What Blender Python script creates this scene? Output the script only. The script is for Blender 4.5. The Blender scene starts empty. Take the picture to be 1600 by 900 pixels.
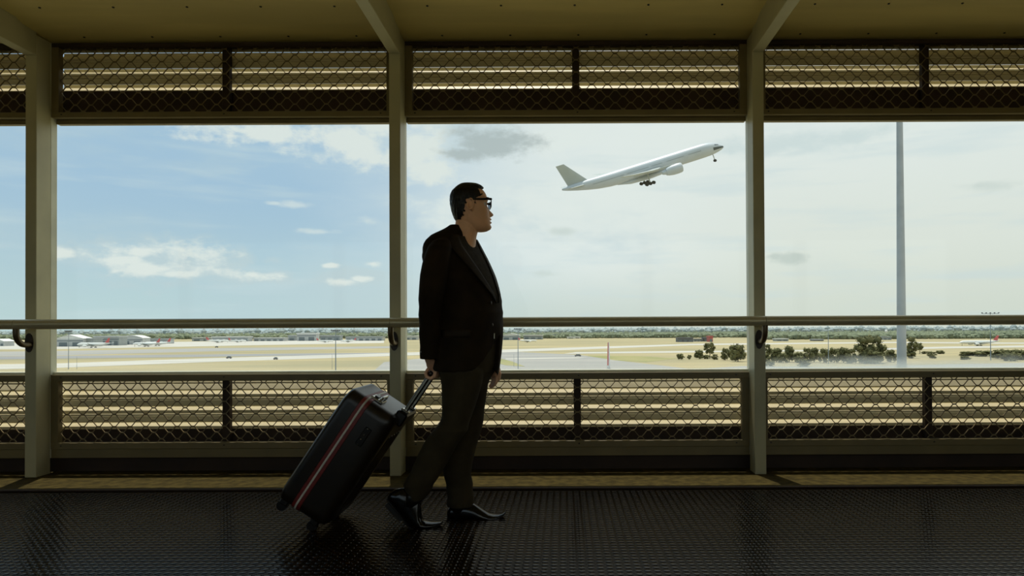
import bpy, bmesh, math, random
import numpy as np
from mathutils import Vector, Matrix, Euler
R = math.radians
random.seed(7)
SC = bpy.context.scene
COL = SC.collection

# ------------------------------------------------------------------ camera
F_PX, PPX, PPY, EYE = 1067.0, 882.0, 507.0, 0.975
cam_d = bpy.data.cameras.new('camera'); cam = bpy.data.objects.new('camera', cam_d); COL.objects.link(cam)
cam_d.sensor_width = 36.0; cam_d.lens = 36.0 * F_PX / 1600.0
cam_d.shift_x = -(PPX - 800) / 1600.0; cam_d.shift_y = (PPY - 450) / 1600.0
cam_d.clip_start = 0.05; cam_d.clip_end = 20000
CAM_R = Matrix.Rotation(R(90.5), 3, 'X') @ Matrix.Rotation(R(-0.27), 3, 'Z')
cam.matrix_world = Matrix.Translation((0, 0, EYE)) @ CAM_R.to_4x4()
SC.camera = cam

def ray(px, py):
    return CAM_R @ Vector(((px - PPX) / F_PX, -(py - PPY) / F_PX, -1.0))
def W(px, py, Y):                      # photo pixel at a known distance Y -> world point
    d = ray(px, py); return Vector((0, 0, EYE)) + d * (Y / d.y)
GZ = -17.0                             # airfield level below the raised walkway
def G(px, py, z=GZ):                   # photo pixel of a spot on the airfield -> world point
    d = ray(px, py); return Vector((0, 0, EYE)) + d * ((z - EYE) / d.z)

# ------------------------------------------------------------------ light, sky, exposure
SUN_AZ, SUN_EL = R(-14.6), R(77.0)
sd = Vector((math.sin(SUN_AZ) * math.cos(SUN_EL), math.cos(SUN_AZ) * math.cos(SUN_EL), math.sin(SUN_EL)))
sun_d = bpy.data.lights.new('sun', 'SUN'); sun_d.energy = 4.2; sun_d.angle = R(0.55); sun_d.color = (1.0, 0.95, 0.86)
sun = bpy.data.objects.new('sun', sun_d); COL.objects.link(sun)
sun.rotation_euler = (-sd).to_track_quat('-Z', 'Y').to_euler(); sun.location = sd * 60
vs = SC.view_settings
vs.view_transform = 'Standard'; vs.look = 'None'; vs.exposure = 0.0; vs.gamma = 1.0; vs.use_curve_mapping = False

def lin(c):
    return tuple((x / 255 / 12.92) if x / 255 <= 0.04045 else ((x / 255 + 0.055) / 1.055) ** 2.4 for x in c)

class NT:                              # tiny node helper
    def __init__(s, tree): s.t = tree; s.n = tree.nodes; s.l = tree.links
    def node(s, typ, **kw):
        n = s.n.new(typ)
        for k, v in kw.items():
            if k.startswith('i_'):
                key = k[2:]; key = int(key) if key.isdigit() else key
                s.set(n.inputs[key], v)
            else: setattr(n, k, v)
        return n
    def set(s, sock, v):
        if isinstance(v, bpy.types.NodeSocket): s.l.new(v, sock)
        else: sock.default_value = v
    def m(s, op, a, b=0.0, c=0.0, clamp=False):
        n = s.n.new('ShaderNodeMath'); n.operation = op; n.use_clamp = clamp
        s.set(n.inputs[0], a); s.set(n.inputs[1], b); s.set(n.inputs[2], c); return n.outputs[0]
    def mix(s, f, a, b):
        n = s.n.new('ShaderNodeMix'); n.data_type = 'RGBA'
        s.set(n.inputs[0], f)
        for k, v in ((6, a), (7, b)):
            s.set(n.inputs[k], v if isinstance(v, bpy.types.NodeSocket) else (*v[:3], 1.0))
        return n.outputs[2]
    def ss(s, x, a, b):
        n = s.n.new('ShaderNodeMapRange'); n.interpolation_type = 'SMOOTHSTEP'
        s.set(n.inputs[0], x); n.inputs[1].default_value = a; n.inputs[2].default_value = b; return n.outputs[0]

world = bpy.data.worlds.new('world'); SC.world = world; world.use_nodes = True
wt = NT(world.node_tree); wt.n.clear()
tc = wt.node('ShaderNodeTexCoord')
sep = wt.node('ShaderNodeSeparateXYZ', i_0=tc.outputs['Generated'])
dx, dy, dz = sep.outputs
az = wt.m('ARCTAN2', dx, dy); el = wt.m('ARCSINE', dz)
def wnoise(scale, detail, zs, rough=0.55, off=0.0):
    mp = wt.node('ShaderNodeMapping', i_0=tc.outputs['Generated']); mp.inputs['Scale'].default_value = (1, 1, zs)
    mp.inputs['Location'].default_value = (off, off * 0.7, off * 1.3)
    n = wt.node('ShaderNodeTexNoise', i_0=mp.outputs[0]); n.inputs['Scale'].default_value = scale
    n.inputs['Detail'].default_value = detail; n.inputs['Roughness'].default_value = rough
    return n.outputs[0]
n_big = wnoise(3.0, 5, 3.2, 0.6); n_fine = wnoise(13, 8, 2.2, 0.62, 3.1); n_puff = wnoise(26, 6, 1.6, 0.6, 7.7)
n_streak = wnoise(5.0, 4, 9.0, 0.5, 5.3)
# clear blue to the left, bright thin overcast to the right
over = wt.ss(wt.m('ADD', dx, wt.m('MULTIPLY', wt.m('SUBTRACT', n_big, 0.5), 0.30)), -0.42, 0.06)
blue_hi, blue_lo = lin((168, 199, 222)), lin((192, 216, 218))
white_hi, white_lo = lin((232, 239, 236)), lin((206, 217, 210))
h = wt.ss(el, 0.0, 0.20)
blue = wt.mix(h, blue_lo, blue_hi); white = wt.mix(wt.ss(el, 0.0, 0.12), white_lo, white_hi)
sky = wt.mix(over, blue, white)
warm = wt.m('MULTIPLY', wt.ss(dx, 0.0, 0.35), wt.m('SUBTRACT', 1.0, wt.ss(el, 0.06, 0.3)))
sky = wt.mix(wt.m('MULTIPLY', warm, 0.6), sky, lin((221, 226, 212)))
# pale blue holes and streaks in the overcast, thin streaks in the blue
holes = wt.m('MULTIPLY', wt.ss(n_big, 0.50, 0.68), wt.m('SUBTRACT', 1.0, wt.ss(dx, 0.05, 0.5)))
sky = wt.mix(wt.m('MULTIPLY', holes, 0.55), sky, lin((190, 211, 219)))
sky = wt.mix(wt.m('MULTIPLY', wt.ss(n_streak, 0.5, 0.75), 0.45), sky, lin((205, 222, 226)))
def az_el(px, py):
    d = ray(px, py).normalized(); return math.atan2(d.x, d.y), math.asin(d.z)
def blob(px, py, rx, ry, wob=0.55):
    a0, e0 = az_el(px, py); ra, re = rx / F_PX, ry / F_PX
    u = wt.m('DIVIDE', wt.m('SUBTRACT', az, a0), ra); v = wt.m('DIVIDE', wt.m('SUBTRACT', el, e0), re)
    r2 = wt.m('SQRT', wt.m('ADD', wt.m('MULTIPLY', u, u), wt.m('MULTIPLY', v, v)))
    return wt.m('SUBTRACT', 1.0, r2)
def cloud(blobs, col, amt, lo=-0.12, hi=0.55, wob=2.3):
    global sky
    acc = None
    for b in blobs:
        x = blob(*b); acc = x if acc is None else wt.m('MAXIMUM', acc, x)
    nz = wt.m('ADD', wt.m('MULTIPLY', wt.m('SUBTRACT', n_fine, 0.5), wob), wt.m('MULTIPLY', wt.m('SUBTRACT', n_puff, 0.5), wob * 0.8))
    f = wt.ss(wt.m('ADD', acc, nz), lo, hi)
    sky = wt.mix(wt.m('MULTIPLY', f, amt), sky, col)
cloud([(455, 321, 30, 7), (430, 318, 16, 4), (500, 362, 40, 6), (575, 345, 30, 10)], lin((214, 227, 229)), 0.8, 0.0, 0.9)
cw = lin((229, 236, 231)); cs = lin((196, 213, 217))
cloud([(250, 408, 130, 34), (400, 432, 70, 12), (540, 432, 70, 16)], cs, 0.75, -0.2, 0.6)
cloud([(185, 405, 42, 16), (225, 420, 62, 15), (285, 392, 60, 17), (215, 392, 45, 12), (395, 430, 45, 9), (270, 428, 40, 8),
       (535, 440, 26, 7), (560, 436, 18, 5), (582, 412, 16, 7), (515, 415, 18, 5), (92, 398, 18, 10)], cw, 0.95, -0.05, 0.75, 2.7)
cloud([(410, 208, 120, 26), (545, 222, 60, 34), (590, 200, 60, 28), (655, 235, 60, 60)], cw, 0.92, -0.1, 0.6)
cloud([(870, 215, 60, 34), (1045, 215, 60, 26), (700, 330, 90, 30), (900, 330, 160, 60)], lin((232, 239, 235)), 0.8, -0.2, 0.9)
cloud([(765, 222, 78, 30), (725, 240, 50, 14)], lin((176, 188, 188)), 0.85, -0.1, 0.7)
cloud([(1237, 403, 34, 10), (1210, 400, 20, 7)], lin((196, 207, 200)), 0.8, -0.1, 0.8)
cloud([(1230, 225, 110, 22), (1330, 215, 90, 18)], lin((205, 220, 221)), 0.7, -0.2, 0.9)
cloud([(1535, 290, 40, 10), (855, 428, 30, 8), (880, 362, 26, 8)], lin((206, 217, 212)), 0.7, -0.1, 0.9)
bg = wt.node('ShaderNodeBackground'); wt.l.new(sky, bg.inputs[0]); bg.inputs[1].default_value = 1.0
out = wt.node('ShaderNodeOutputWorld'); wt.l.new(bg.outputs[0], out.inputs[0])

# ------------------------------------------------------------------ materials
def mat(name, col, rough=0.6, metal=0.0, var=0.12, scale=8.0, bump=0.0, bscale=60.0, spec=0.5, col2=None, stretch=(1, 1, 1), coord='Object', coat=0.0, tint=None, ior=1.5):
    m = bpy.data.materials.new(name); m.use_nodes = True; t = NT(m.node_tree)
    b = t.n['Principled BSDF']
    c = lin(col)
    tcn = t.node('ShaderNodeTexCoord'); mp = t.node('ShaderNodeMapping', i_0=tcn.outputs[coord]); mp.inputs['Scale'].default_value = stretch
    nz = t.node('ShaderNodeTexNoise', i_0=mp.outputs[0]); nz.inputs['Scale'].default_value = scale; nz.inputs['Detail'].default_value = 4
    c2 = lin(col2) if col2 else tuple(x * (1 - 2 * var) for x in c)
    c1 = c if col2 else tuple(min(1, x * (1 + var)) for x in c)
    f = t.ss(nz.outputs[0], 0.32, 0.68)
    t.l.new(t.mix(f, c2, c1), b.inputs['Base Color'])
    b.inputs['Roughness'].default_value = rough; b.inputs['Metallic'].default_value = metal
    b.inputs['Specular IOR Level'].default_value = spec
    b.inputs['IOR'].default_value = ior
    if tint: b.inputs['Specular Tint'].default_value = (*tint, 1)
    if coat: b.inputs['Coat Weight'].default_value = coat; b.inputs['Coat Roughness'].default_value = 0.1
    if bump:
        n2 = t.node('ShaderNodeTexNoise', i_0=mp.outputs[0]); n2.inputs['Scale'].default_value = bscale; n2.inputs['Detail'].default_value = 3
        bp = t.node('ShaderNodeBump'); bp.inputs['Strength'].default_value = bump; bp.inputs['Distance'].default_value = 0.02
        t.l.new(n2.outputs[0], bp.inputs['Height']); t.l.new(bp.outputs[0], b.inputs['Normal'])
    return m

M = {}
M['paint'] = mat('cream_steel_paint', (184, 178, 144), 0.45, var=0.05, scale=3, bump=0.02)
M['alu'] = mat('pale_aluminium_frame', (214, 214, 194), 0.4, var=0.05, scale=5)
M['panel'] = mat('panel_frame_paint', (116, 103, 68), 0.5, var=0.06, scale=4)
M['mesh'] = mat('mesh_bronze', (122, 106, 72), 0.45, var=0.1, scale=6)
M['slat'] = mat('louvre_slat_cream', (222, 210, 172), 0.55, var=0.04, scale=5, stretch=(0.3, 4, 4))
M['dark'] = mat('dark_brown_board', (52, 34, 18), 0.7, var=0.15, scale=4)
M['ceil'] = mat('ceiling_sheet', (206, 186, 116), 0.5, var=0.08, scale=1.2, stretch=(0.4, 3, 1))
M['backwall'] = mat('back_wall_paint', (150, 132, 88), 0.7, var=0.05, scale=2)
M['screw'] = mat('screw_black', (24, 18, 10), 0.5)
M['floor'] = mat('floor_rubber', (31, 20, 5), 0.22, var=0.2, scale=3, ior=1.10)
M['stud'] = mat('floor_stud_rubber', (31, 20, 5), 0.10, var=0.15, scale=3, ior=1.20)
M['threshold'] = mat('threshold_strip', (74, 63, 30), 0.75, var=0.2, scale=18, bump=0.05, bscale=90, spec=0.08)
M['rail'] = mat('handrail_steel', (196, 184, 148), 0.32, metal=0.25, var=0.05, scale=3)
M['bracket'] = mat('bracket_steel', (96, 80, 54), 0.35, metal=0.4)
M['bplate'] = mat('bracket_plate_dark', (44, 28, 12), 0.5)
def glass(name, dirt):
    m = bpy.data.materials.new(name); m.use_nodes = True; t = NT(m.node_tree); t.n.clear()
    tr = t.node('ShaderNodeBsdfTransparent'); tr.inputs[0].default_value = (0.97, 0.985, 0.98, 1)
    gl = t.node('ShaderNodeBsdfGlossy'); gl.inputs['Roughness'].default_value = 0.02
    lw = t.node('ShaderNodeLayerWeight'); lw.inputs[0].default_value = 0.5
    fr = t.m('ADD', t.m('MULTIPLY', t.m('POWER', lw.outputs['Facing'], 5.0), 0.6), 0.015)
    mx = t.node('ShaderNodeMixShader'); t.l.new(fr, mx.inputs[0]); t.l.new(tr.outputs[0], mx.inputs[1]); t.l.new(gl.outputs[0], mx.inputs[2])
    df = t.node('ShaderNodeBsdfTranslucent'); df.inputs[0].default_value = (0.62, 0.68, 0.70, 1)
    tcn = t.node('ShaderNodeTexCoord'); sp = t.node('ShaderNodeSeparateXYZ', i_0=tcn.outputs['Object'])
    mp = t.node('ShaderNodeMapping', i_0=tcn.outputs['Object']); mp.inputs['Scale'].default_value = (1, 1, 4)
    nz = t.node('ShaderNodeTexNoise', i_0=mp.outputs[0]); nz.inputs['Scale'].default_value = 2.2; nz.inputs['Detail'].default_value = 5
    low = t.m('SUBTRACT', 1.0, t.ss(t.m('ADD', sp.outputs[2], t.m('MULTIPLY', nz.outputs[0], 0.12)), 0.05, 0.16))
    m2 = t.node('ShaderNodeMixShader'); t.l.new(t.m('MULTIPLY', low, dirt), m2.inputs[0]); t.l.new(mx.outputs[0], m2.inputs[1]); t.l.new(df.outputs[0], m2.inputs[2])
    o = t.node('ShaderNodeOutputMaterial'); t.l.new(m2.outputs[0], o.inputs[0]); return m
M['glass'] = glass('window_glass', 0.06); M['glass_dusty'] = glass('window_glass_dusty', 0.40)

# ------------------------------------------------------------------ mesh builders
class MB:
    def __init__(s): s.v = []; s.f = []
    def add(s, vs, fs):
        o = len(s.v); s.v += [tuple(v) for v in vs]; s.f += [tuple(i + o for i in f) for f in fs]; return s
    def box(s, x0, x1, y0, y1, z0, z1, ch=0.0):
        if ch <= 0:
            v = [(x, y, z) for z in (z0, z1) for y in (y0, y1) for x in (x0, x1)]
            return s.add(v, [(0, 2, 3, 1), (4, 5, 7, 6), (0, 1, 5, 4), (2, 6, 7, 3), (0, 4, 6, 2), (1, 3, 7, 5)])
        bm = bmesh.new(); bmesh.ops.create_cube(bm, size=1)
        for v in bm.verts: v.co = Vector(((x0 + x1) / 2 + v.co.x * (x1 - x0), (y0 + y1) / 2 + v.co.y * (y1 - y0), (z0 + z1) / 2 + v.co.z * (z1 - z0)))
        bmesh.ops.bevel(bm, geom=bm.edges[:], offset=ch, segments=1, affect='EDGES', profile=0.5)
        return s.bm(bm)
    def bm(s, bm, mtx=None):
        bm.verts.index_update()
        s.add([(mtx @ v.co) if mtx else v.co for v in bm.verts], [[v.index for v in f.verts] for f in bm.faces]); bm.free(); return s
    def rings(s, rings, cap0=True, cap1=True, c0=None, c1=None):
        n = len(rings[0]); o = len(s.v)
        for r in rings: s.v += [tuple(p) for p in r]
        for i in range(len(rings) - 1):
            a, b = o + i * n, o + (i + 1) * n
            for k in range(n): s.f.append((a + k, a + (k + 1) % n, b + (k + 1) % n, b + k))
        for flag, i, c in ((cap0, 0, c0), (cap1, len(rings) - 1, c1)):
            if not flag: continue
            base = o + i * n; ctr = c if c is not None else tuple(sum(p[j] for p in rings[i]) / n for j in range(3))
            s.v.append(tuple(ctr)); ci = len(s.v) - 1
            for k in range(n):
                s.f.append((ci, base + (k + 1) % n, base + k) if i == 0 else (ci, base + k, base + (k + 1) % n))
        return s
    def tube(s, pts, rad, n=8, cap=True, squash=1.0):
        pts = [Vector(p) for p in pts]; rads = rad if isinstance(rad, (list, tuple)) else [rad] * len(pts)
        rr = []; prev = None
        for i, p in enumerate(pts):
            t = (pts[min(i + 1, len(pts) - 1)] - pts[max(i - 1, 0)]).normalized()
            if prev is None:
                up = Vector((0, 0, 1)) if abs(t.z) < 0.9 else Vector((1, 0, 0))
                u = t.cross(up).normalized()
            else: u = (prev - t * prev.dot(t)).normalized()
            prev = u; w = t.cross(u)
            rr.append([p + (u * math.cos(2 * math.pi * k / n) + w * math.sin(2 * math.pi * k / n) * squash) * rads[i] for k in range(n)])
        return s.rings(rr, cap, cap)
    def ball(s, c, r, sub=2, sc=(1, 1, 1)):
        bm = bmesh.new(); bmesh.ops.create_icosphere(bm, subdivisions=sub, radius=1)
        return s.bm(bm, Matrix.Translation(c) @ Matrix.Diagonal((r * sc[0], r * sc[1], r * sc[2], 1)))
    def prism_x(s, prof, x0, x1):      # closed (y,z) profile swept along x
        n = len(prof)
        v = [(x0, y, z) for y, z in prof] + [(x1, y, z) for y, z in prof]
        f = [(k, (k + 1) % n, n + (k + 1) % n, n + k) for k in range(n)] + [tuple(range(n))[::-1], tuple(range(n, 2 * n))]
        return s.add(v, f)
    def build(s, name, m, parent=None, off=None, smooth=False, link=True):
        me = bpy.data.meshes.new(name)
        v = s.v if off is None else [(x - off[0], y - off[1], z - off[2]) for x, y, z in s.v]
        me.from_pydata(v, [], s.f); me.update()
        bm = bmesh.new(); bm.from_mesh(me); bmesh.ops.recalc_face_normals(bm, faces=bm.faces[:]); bm.to_mesh(me); bm.free()
        if m: me.materials.append(M[m] if isinstance(m, str) else m)
        if smooth:
            me.polygons.foreach_set('use_smooth', [True] * len(me.polygons))
            if smooth != 'all': me.set_sharp_from_angle(angle=R(smooth if smooth is not True else 40))
        return obj(name, me, parent)
def obj(name, me, parent=None):
    o = bpy.data.objects.new(name, me); COL.objects.link(o)
    if parent: o.parent = parent
    return o
def tag(o, label=None, cat=None, group=None, kind=None):
    for k, v in (('label', label), ('category', cat), ('group', group), ('kind', kind)):
        if v: o[k] = v
    return o
def empty(name, loc=(0, 0, 0), rot=None):
    o = bpy.data.objects.new(name, None); COL.objects.link(o); o.location = loc; o.empty_display_size = 0.1
    if rot is not None: o.rotation_euler = rot
    return o
def copy_tree(o, parent=None):
    c = o.copy(); COL.objects.link(c); c.parent = parent
    for ch in [x for x in o.children]: copy_tree(ch, c)
    return c
def remeshed(mb, name, m, parent, off, voxel, smooth_it=3, fac=0.5, target=None):
    o = mb.build(name, m, parent, off)
    md = o.modifiers.new('r', 'REMESH'); md.mode = 'VOXEL'; md.voxel_size = voxel
    if smooth_it:
        sm = o.modifiers.new('s', 'SMOOTH'); sm.factor = fac; sm.iterations = smooth_it
    if target:
        dc = o.modifiers.new('d', 'DECIMATE'); dc.ratio = target
    dg = bpy.context.evaluated_depsgraph_get()
    me = bpy.data.meshes.new_from_object(o.evaluated_get(dg)); o.modifiers.clear(); o.data = me; me.name = name
    me.polygons.foreach_set('use_smooth', [True] * len(me.polygons)); return o

# ------------------------------------------------------------------ the walkway: shell
YP, BAY = 4.58, 2.44                    # front face of the posts, post pitch
PX = [-3.585 + 0.003 + BAY * k for k in range(-2, 5)]     # post centre lines
PX = [x + 0.006 * (i - 2) for i, x in enumerate(PX)]
X0, X1, YB = PX[0], PX[-1], -1.25
CZ = 2.984                              # ceiling level at the facade
def struct(o, label=None): return tag(o, label, None, None, 'structure')
fl = struct(MB().box(X0 - 0.1, X1 + 0.1, YB - 0.1, 4.92, -0.12, 0).build('floor', 'floor'), 'dark glossy rubber floor with raised round studs')
mb = MB()                               # raised studs of the rubber floor
stud = []
for rad, z in ((0.0165, 0.0), (0.0150, 0.0012), (0.0095, 0.0018)):
    stud.append([(rad * math.cos(k * math.pi / 5), rad * math.sin(k * math.pi / 5), z) for k in range(10)])
sp = 0.0382
for j in range(int((4.20 - 2.45) / sp)):
    yy = 2.47 + j * sp
    for i in range(int(8.2 / sp)):
        xx = -4.25 + i * sp
        if xx < -0.80 * yy - 0.15 or xx > 0.70 * yy + 0.15: continue
        mb.rings([[(p[0] + xx, p[1] + yy, p[2]) for p in r] for r in stud], cap0=False)
me = bpy.data.meshes.new('stud'); me.from_pydata(mb.v, [], mb.f); me.materials.append(M['stud'])
me.polygons.foreach_set('use_smooth', [True] * len(me.polygons)); me.set_sharp_from_angle(angle=R(50))
st = obj('stud', me, fl); st['kind'] = 'stuff'
struct(MB().box(X0, X1, 4.225, 4.80, 0.0005, 0.006, 0.002).build('trim_1', 'threshold'), 'flat tan threshold strip along the foot of the facade')
struct(MB().box(X0, X1, 4.196, 4.2245, 0.0005, 0.010, 0.002).build('trim_2', 'dark'), 'thin dark edging in front of the threshold strip')
struct(MB().box(X0, X1, 4.79, 4.90, 0.006, 0.112).build('baseboard_front', 'dark'), 'dark recessed kick board under the lower louvre panels')
# ceiling sheet, one per bay, with a gentle fold near the facade
prof = [(YB, 3.048), (4.10, 3.048), (4.16, 3.033), (4.40, 3.023), (4.46, 3.003), (4.88, CZ), (4.88, CZ + 0.05), (YB, 3.12)]
ce = struct(empty('ceiling', ((X0 + X1) / 2, 2, 3.03)), 'tan metal ceiling sheets fixed with rows of small dark screws')
scr = MB(); scr.ball((0, 0, 0), 0.009, 1, (1, 1, 0.6)); scr_o = None
for k in range(len(PX) - 1):
    s = MB().prism_x(prof, PX[k] + 0.001, PX[k + 1] - 0.001).build('ceiling_sheet', 'ceil', ce, ce.location, smooth=30)
    for row, yy, zz in ((0, 4.29, 3.026), (1, 4.648, 2.9935)):
        for q in range(5):
            p = Vector((PX[k] + 0.28 + q * 0.465 + 0.03 * row, yy, zz)) - ce.location
            if scr_o is None: scr_o = scr.build('screw', 'screw', s); o = scr_o
            else: o = scr_o.copy(); COL.objects.link(o); o.parent = s
            o.location = p
BS, BH = 0.80, 2.40                     # window band added in the unseen rear wall to light the interior
wbk = MB().box(X0 - 0.1, X1 + 0.1, YB - 0.12, YB, 0, BS).box(X0 - 0.1, X1 + 0.1, YB - 0.12, YB, BH, 3.1)
for x in PX: wbk.box(x - 0.06, x + 0.06, YB - 0.12, YB, BS, BH)
struct(wbk.build('wall_back', 'backwall'), 'tan wall behind the viewer with a window band added to light the interior')
struct(MB().box(X0 - 0.14, X0 - 0.04, YB - 0.1, 4.9, 0, 3.1).build('wall_left', 'backwall'), 'plain tan end wall far to the left')
struct(MB().box(X1 + 0.04, X1 + 0.14, YB - 0.1, 4.9, 0, 3.1).build('wall_right', 'backwall'), 'plain tan end wall far to the right')

# ------------------------------------------------------------------ posts and roof beams
WH = ['far outside the left edge', 'beyond the left edge', 'near the left edge of the view', 'between suitcase and walking man', 'to the right of the climbing airliner',
      'beyond the right edge', 'far outside the right edge']
for i, x in enumerate(PX):
    r = tag(empty('steel_post', (x, YP, 0)), 'cream square steel post ' + WH[i], 'post', 'facade posts')
    MB().box(-0.0375, 0.0375, 0.0, 0.130, 0.006, CZ - 0.001, 0.003).build('post_shaft', 'paint', r)
    MB().box(-0.0375, 0.0375, 0.1301, 0.19, 0.112, CZ - 0.001, 0.002).build('window_jamb', 'alu', r)
    b = tag(empty('roof_beam', (x, YP, 2.843)), 'cream steel roof beam above the post ' + WH[i], 'beam', 'roof beams')
    MB().box(-0.0375, 0.0375, YB - YP, 0.0, 0, 0.204, 0.003).build('beam_web', 'paint', b)

# ------------------------------------------------------------------ windows
for k in range(len(PX) - 1):
    a, c = PX[k] + 0.0385, PX[k + 1] - 0.0385
    w = struct(empty('window_%d' % (k + 1), ((a + c) / 2, 4.77, 0.70)), 'large clear fixed glass pane in a pale frame, bay %s' % ('beyond the left edge', 'cut by the left edge', 'over the blue sky', 'behind the man with the airliner in it', 'with the tall mast in it', 'beyond the right edge')[k])
    off = w.location
    MB().box(a, c, 4.758, 4.80, 2.432, 2.463, 0.002).build('window_head', 'panel', w, off)
    MB().box(a, c, 4.735, 4.80, 0.672, 0.702, 0.002).build('window_sill', 'alu', w, off)
    MB().box(a + 0.001, c - 0.001, 4.772, 4.778, 0.702, 2.432).build('pane', 'glass_dusty' if k == 4 else 'glass', w, off)
    w = struct(empty('window_%d' % (k + 7), ((a + c) / 2, YB - 0.06, BS)), 'unseen window added behind the viewer to light the interior')  # extra rear window, put in for fill light
    for xa in (a + 0.0225, c - 0.0625): MB().box(xa, xa + 0.04, YB - 0.1, YB - 0.03, BS, BH).build('window_jamb', 'alu', w, w.location)
    MB().box(a + 0.0625, c - 0.0625, YB - 0.066, YB - 0.06, BS, BH).build('pane', 'glass', w, w.location)

# ------------------------------------------------------------------ louvre panels with diamond mesh
PITCH = 0.112
SLAT = [(.026, .050), (.026, .030), (.0, .000), (.0, -.007), (.006, -.009), (.006, -.016), (-.003, -.018), (-.0075, -.027), (.000, -.029), (.000, -.035), (-.010, -.037),
        (-.028, -.074), (-.024, -.079), (-.019, -.078), (.0075, -.028), (.0095, -.004), (.029, .027), (.029, .050)]
def mesh_wave(x0, x1, z0, z1, xc, zc, px=0.109, pz=0.0428, th=0.0023, dp=0.003):
    mb = MB(); nod = 0.011
    k0 = int((z0 - zc) / pz) - 2; k1 = int((z1 - zc) / pz) + 2
    for k in range(k0, k1 + 1):
        for sgn in ((1,) if k % 2 == 0 else (-1,)):   # neighbouring strands are mirrored and touch at the nodes
            pts = []; i0 = int((x0 - xc) / px) - 1; i1 = int((x1 - xc) / px) + 1
            for i in range(i0, i1 + 1):
                cx = xc + i * px
                lo, hi = -sgn * pz / 2, sgn * pz / 2
                e = th * 0.9
                zl, zh = zc + k * pz + pz / 2 + lo + sgn * e, zc + k * pz + pz / 2 + hi - sgn * e
                pts += [(cx - nod, zl), (cx + nod, zl), (cx + px / 2 - nod, zh), (cx + px / 2 + nod, zh)]
            for (xa, za), (xb, zb) in zip(pts[:-1], pts[1:]):
                if xb <= x0 or xa >= x1: continue
                def clip(t): return (xa + (xb - xa) * t, za + (zb - za) * t)
                ta, tb = 0.0, 1.0
                if xa < x0: ta = (x0 - xa) / (xb - xa)
                if xb > x1: tb = (x1 - xa) / (xb - xa)
                dz_ = zb - za
                for lim, s in ((z0, 1), (z1, -1)):
                    if abs(dz_) < 1e-9:
                        if (za - lim) * s < 0: ta, tb = 1, 0
                    else:
                        t = (lim - za) / dz_
                        if (dz_ > 0) == (s > 0): ta = max(ta, t)
                        else: tb = min(tb, t)
                if tb - ta < 1e-4: continue
                (xa2, za2), (xb2, zb2) = clip(ta), clip(tb)
                d = Vector((xb2 - xa2, zb2 - za2)).normalized(); nrm = (-d.y * th, d.x * th)
                v = [(xa2 + s1 * nrm[0], yy, za2 + s1 * nrm[1]) for yy in (-dp, dp) for s1 in (-1, 1)] + [(xb2 + s1 * nrm[0], yy, zb2 + s1 * nrm[1]) for yy in (-dp, dp) for s1 in (-1, 1)]
                mb.add(v, [(0, 1, 5, 4), (2, 6, 7, 3), (0, 4, 6, 2), (1, 3, 7, 5)])
    return mb
BW = ['in the bay beyond the left edge', 'in the bay cut by the left edge', 'in the bay left of the suitcase', 'in the bay behind the walking man', 'in the bay right of the airliner', 'in the bay beyond the right edge']
slat_mesh = {}
for k in range(len(PX) - 1):
    a, c = PX[k] + 0.0385, PX[k + 1] - 0.0385; mid = (a + c) / 2
    for up in (0, 1):
        z0, z1 = ((0.172, 0.684), (2.4635, CZ - 0.002))[up]
        rb = 0.044 if not up else 0.038
        rt = 0.044 if not up else 0.030
        r = tag(empty('louvre_panel', (mid, 4.71, z0)), ('upper' if up else 'lower') + ' louvre panel with diamond mesh ' + BW[k], 'louvre panel', ('upper' if up else 'lower') + ' louvre panels')
        off = r.location
        MB().box(a, c, 4.71, 4.756, z0, z0 + rb, 0.002).build('bottom_rail', 'panel', r, off)
        MB().box(a, c, 4.71, 4.756, z1 - rt, z1, 0.002).build('top_rail', 'panel' if not up else 'dark', r, off)
        for s, xa in ((0, a), (1, c - 0.05)):
            MB().box(xa, xa + 0.05, 4.711, 4.755, z0 + rb, z1 - rt).build('stile', 'panel', r, off)
        ia, ic, iz0, iz1 = a + 0.05, c - 0.05, z0 + rb, z1 - rt
        zc = 0.2380 if not up else 2.515
        o = mesh_wave(ia, ic, iz0, iz1, mid + 0.001, zc).build('diamond_mesh', 'mesh', r, None)
        o.location = (-mid, 4.735 - 4.71, -z0)
        MB().box(mid - 0.025, mid + 0.025, 4.757, 4.80, z0 + 0.02 , z1 - 0.005, 0.003).build('mullion', 'dark', r, off)
        for xa in (a + 0.07, mid + 0.01, c - 0.09):
            for zz in (z0 + rb * 0.55, z1 - rt * 0.4):
                if up and zz > z0 + 0.1: continue
                o = scr_o.copy(); COL.objects.link(o); o.parent = r; o.location = Vector((xa, 4.7095, zz)) - off; o.scale = (0.8, 0.5, 1.0)
        zb = (0.300, 2.682)[up]
        MB().box(a - 0.03, c + 0.03, 4.803, 4.813, (0.10, 2.464)[up], zb - 0.004).build('backing_board', 'dark', r, off)
        key = (round(c - a, 3))
        nb = 4
        for i in range(nb):
            zz = zb + 0.012 + i * PITCH
            if zz - 0.07 > z1 - rt + 0.03: continue
            if key not in slat_mesh:
                o = MB().prism_x(SLAT, -(c - a) / 2 - 0.02, (c - a) / 2 + 0.02).build('slat', 'slat', r); slat_mesh[key] = o.data
            else: o = obj('slat', slat_mesh[key], r)
            o.location = (0, 4.832 - 4.71, zz - z0)
    struct(MB().box(a, c, 4.715, 4.79, 0.111, 0.1715, 0.002).build('trim_%d' % (3 + k), 'panel'), 'flat cream bottom rail below the lower louvre panel')

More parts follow.
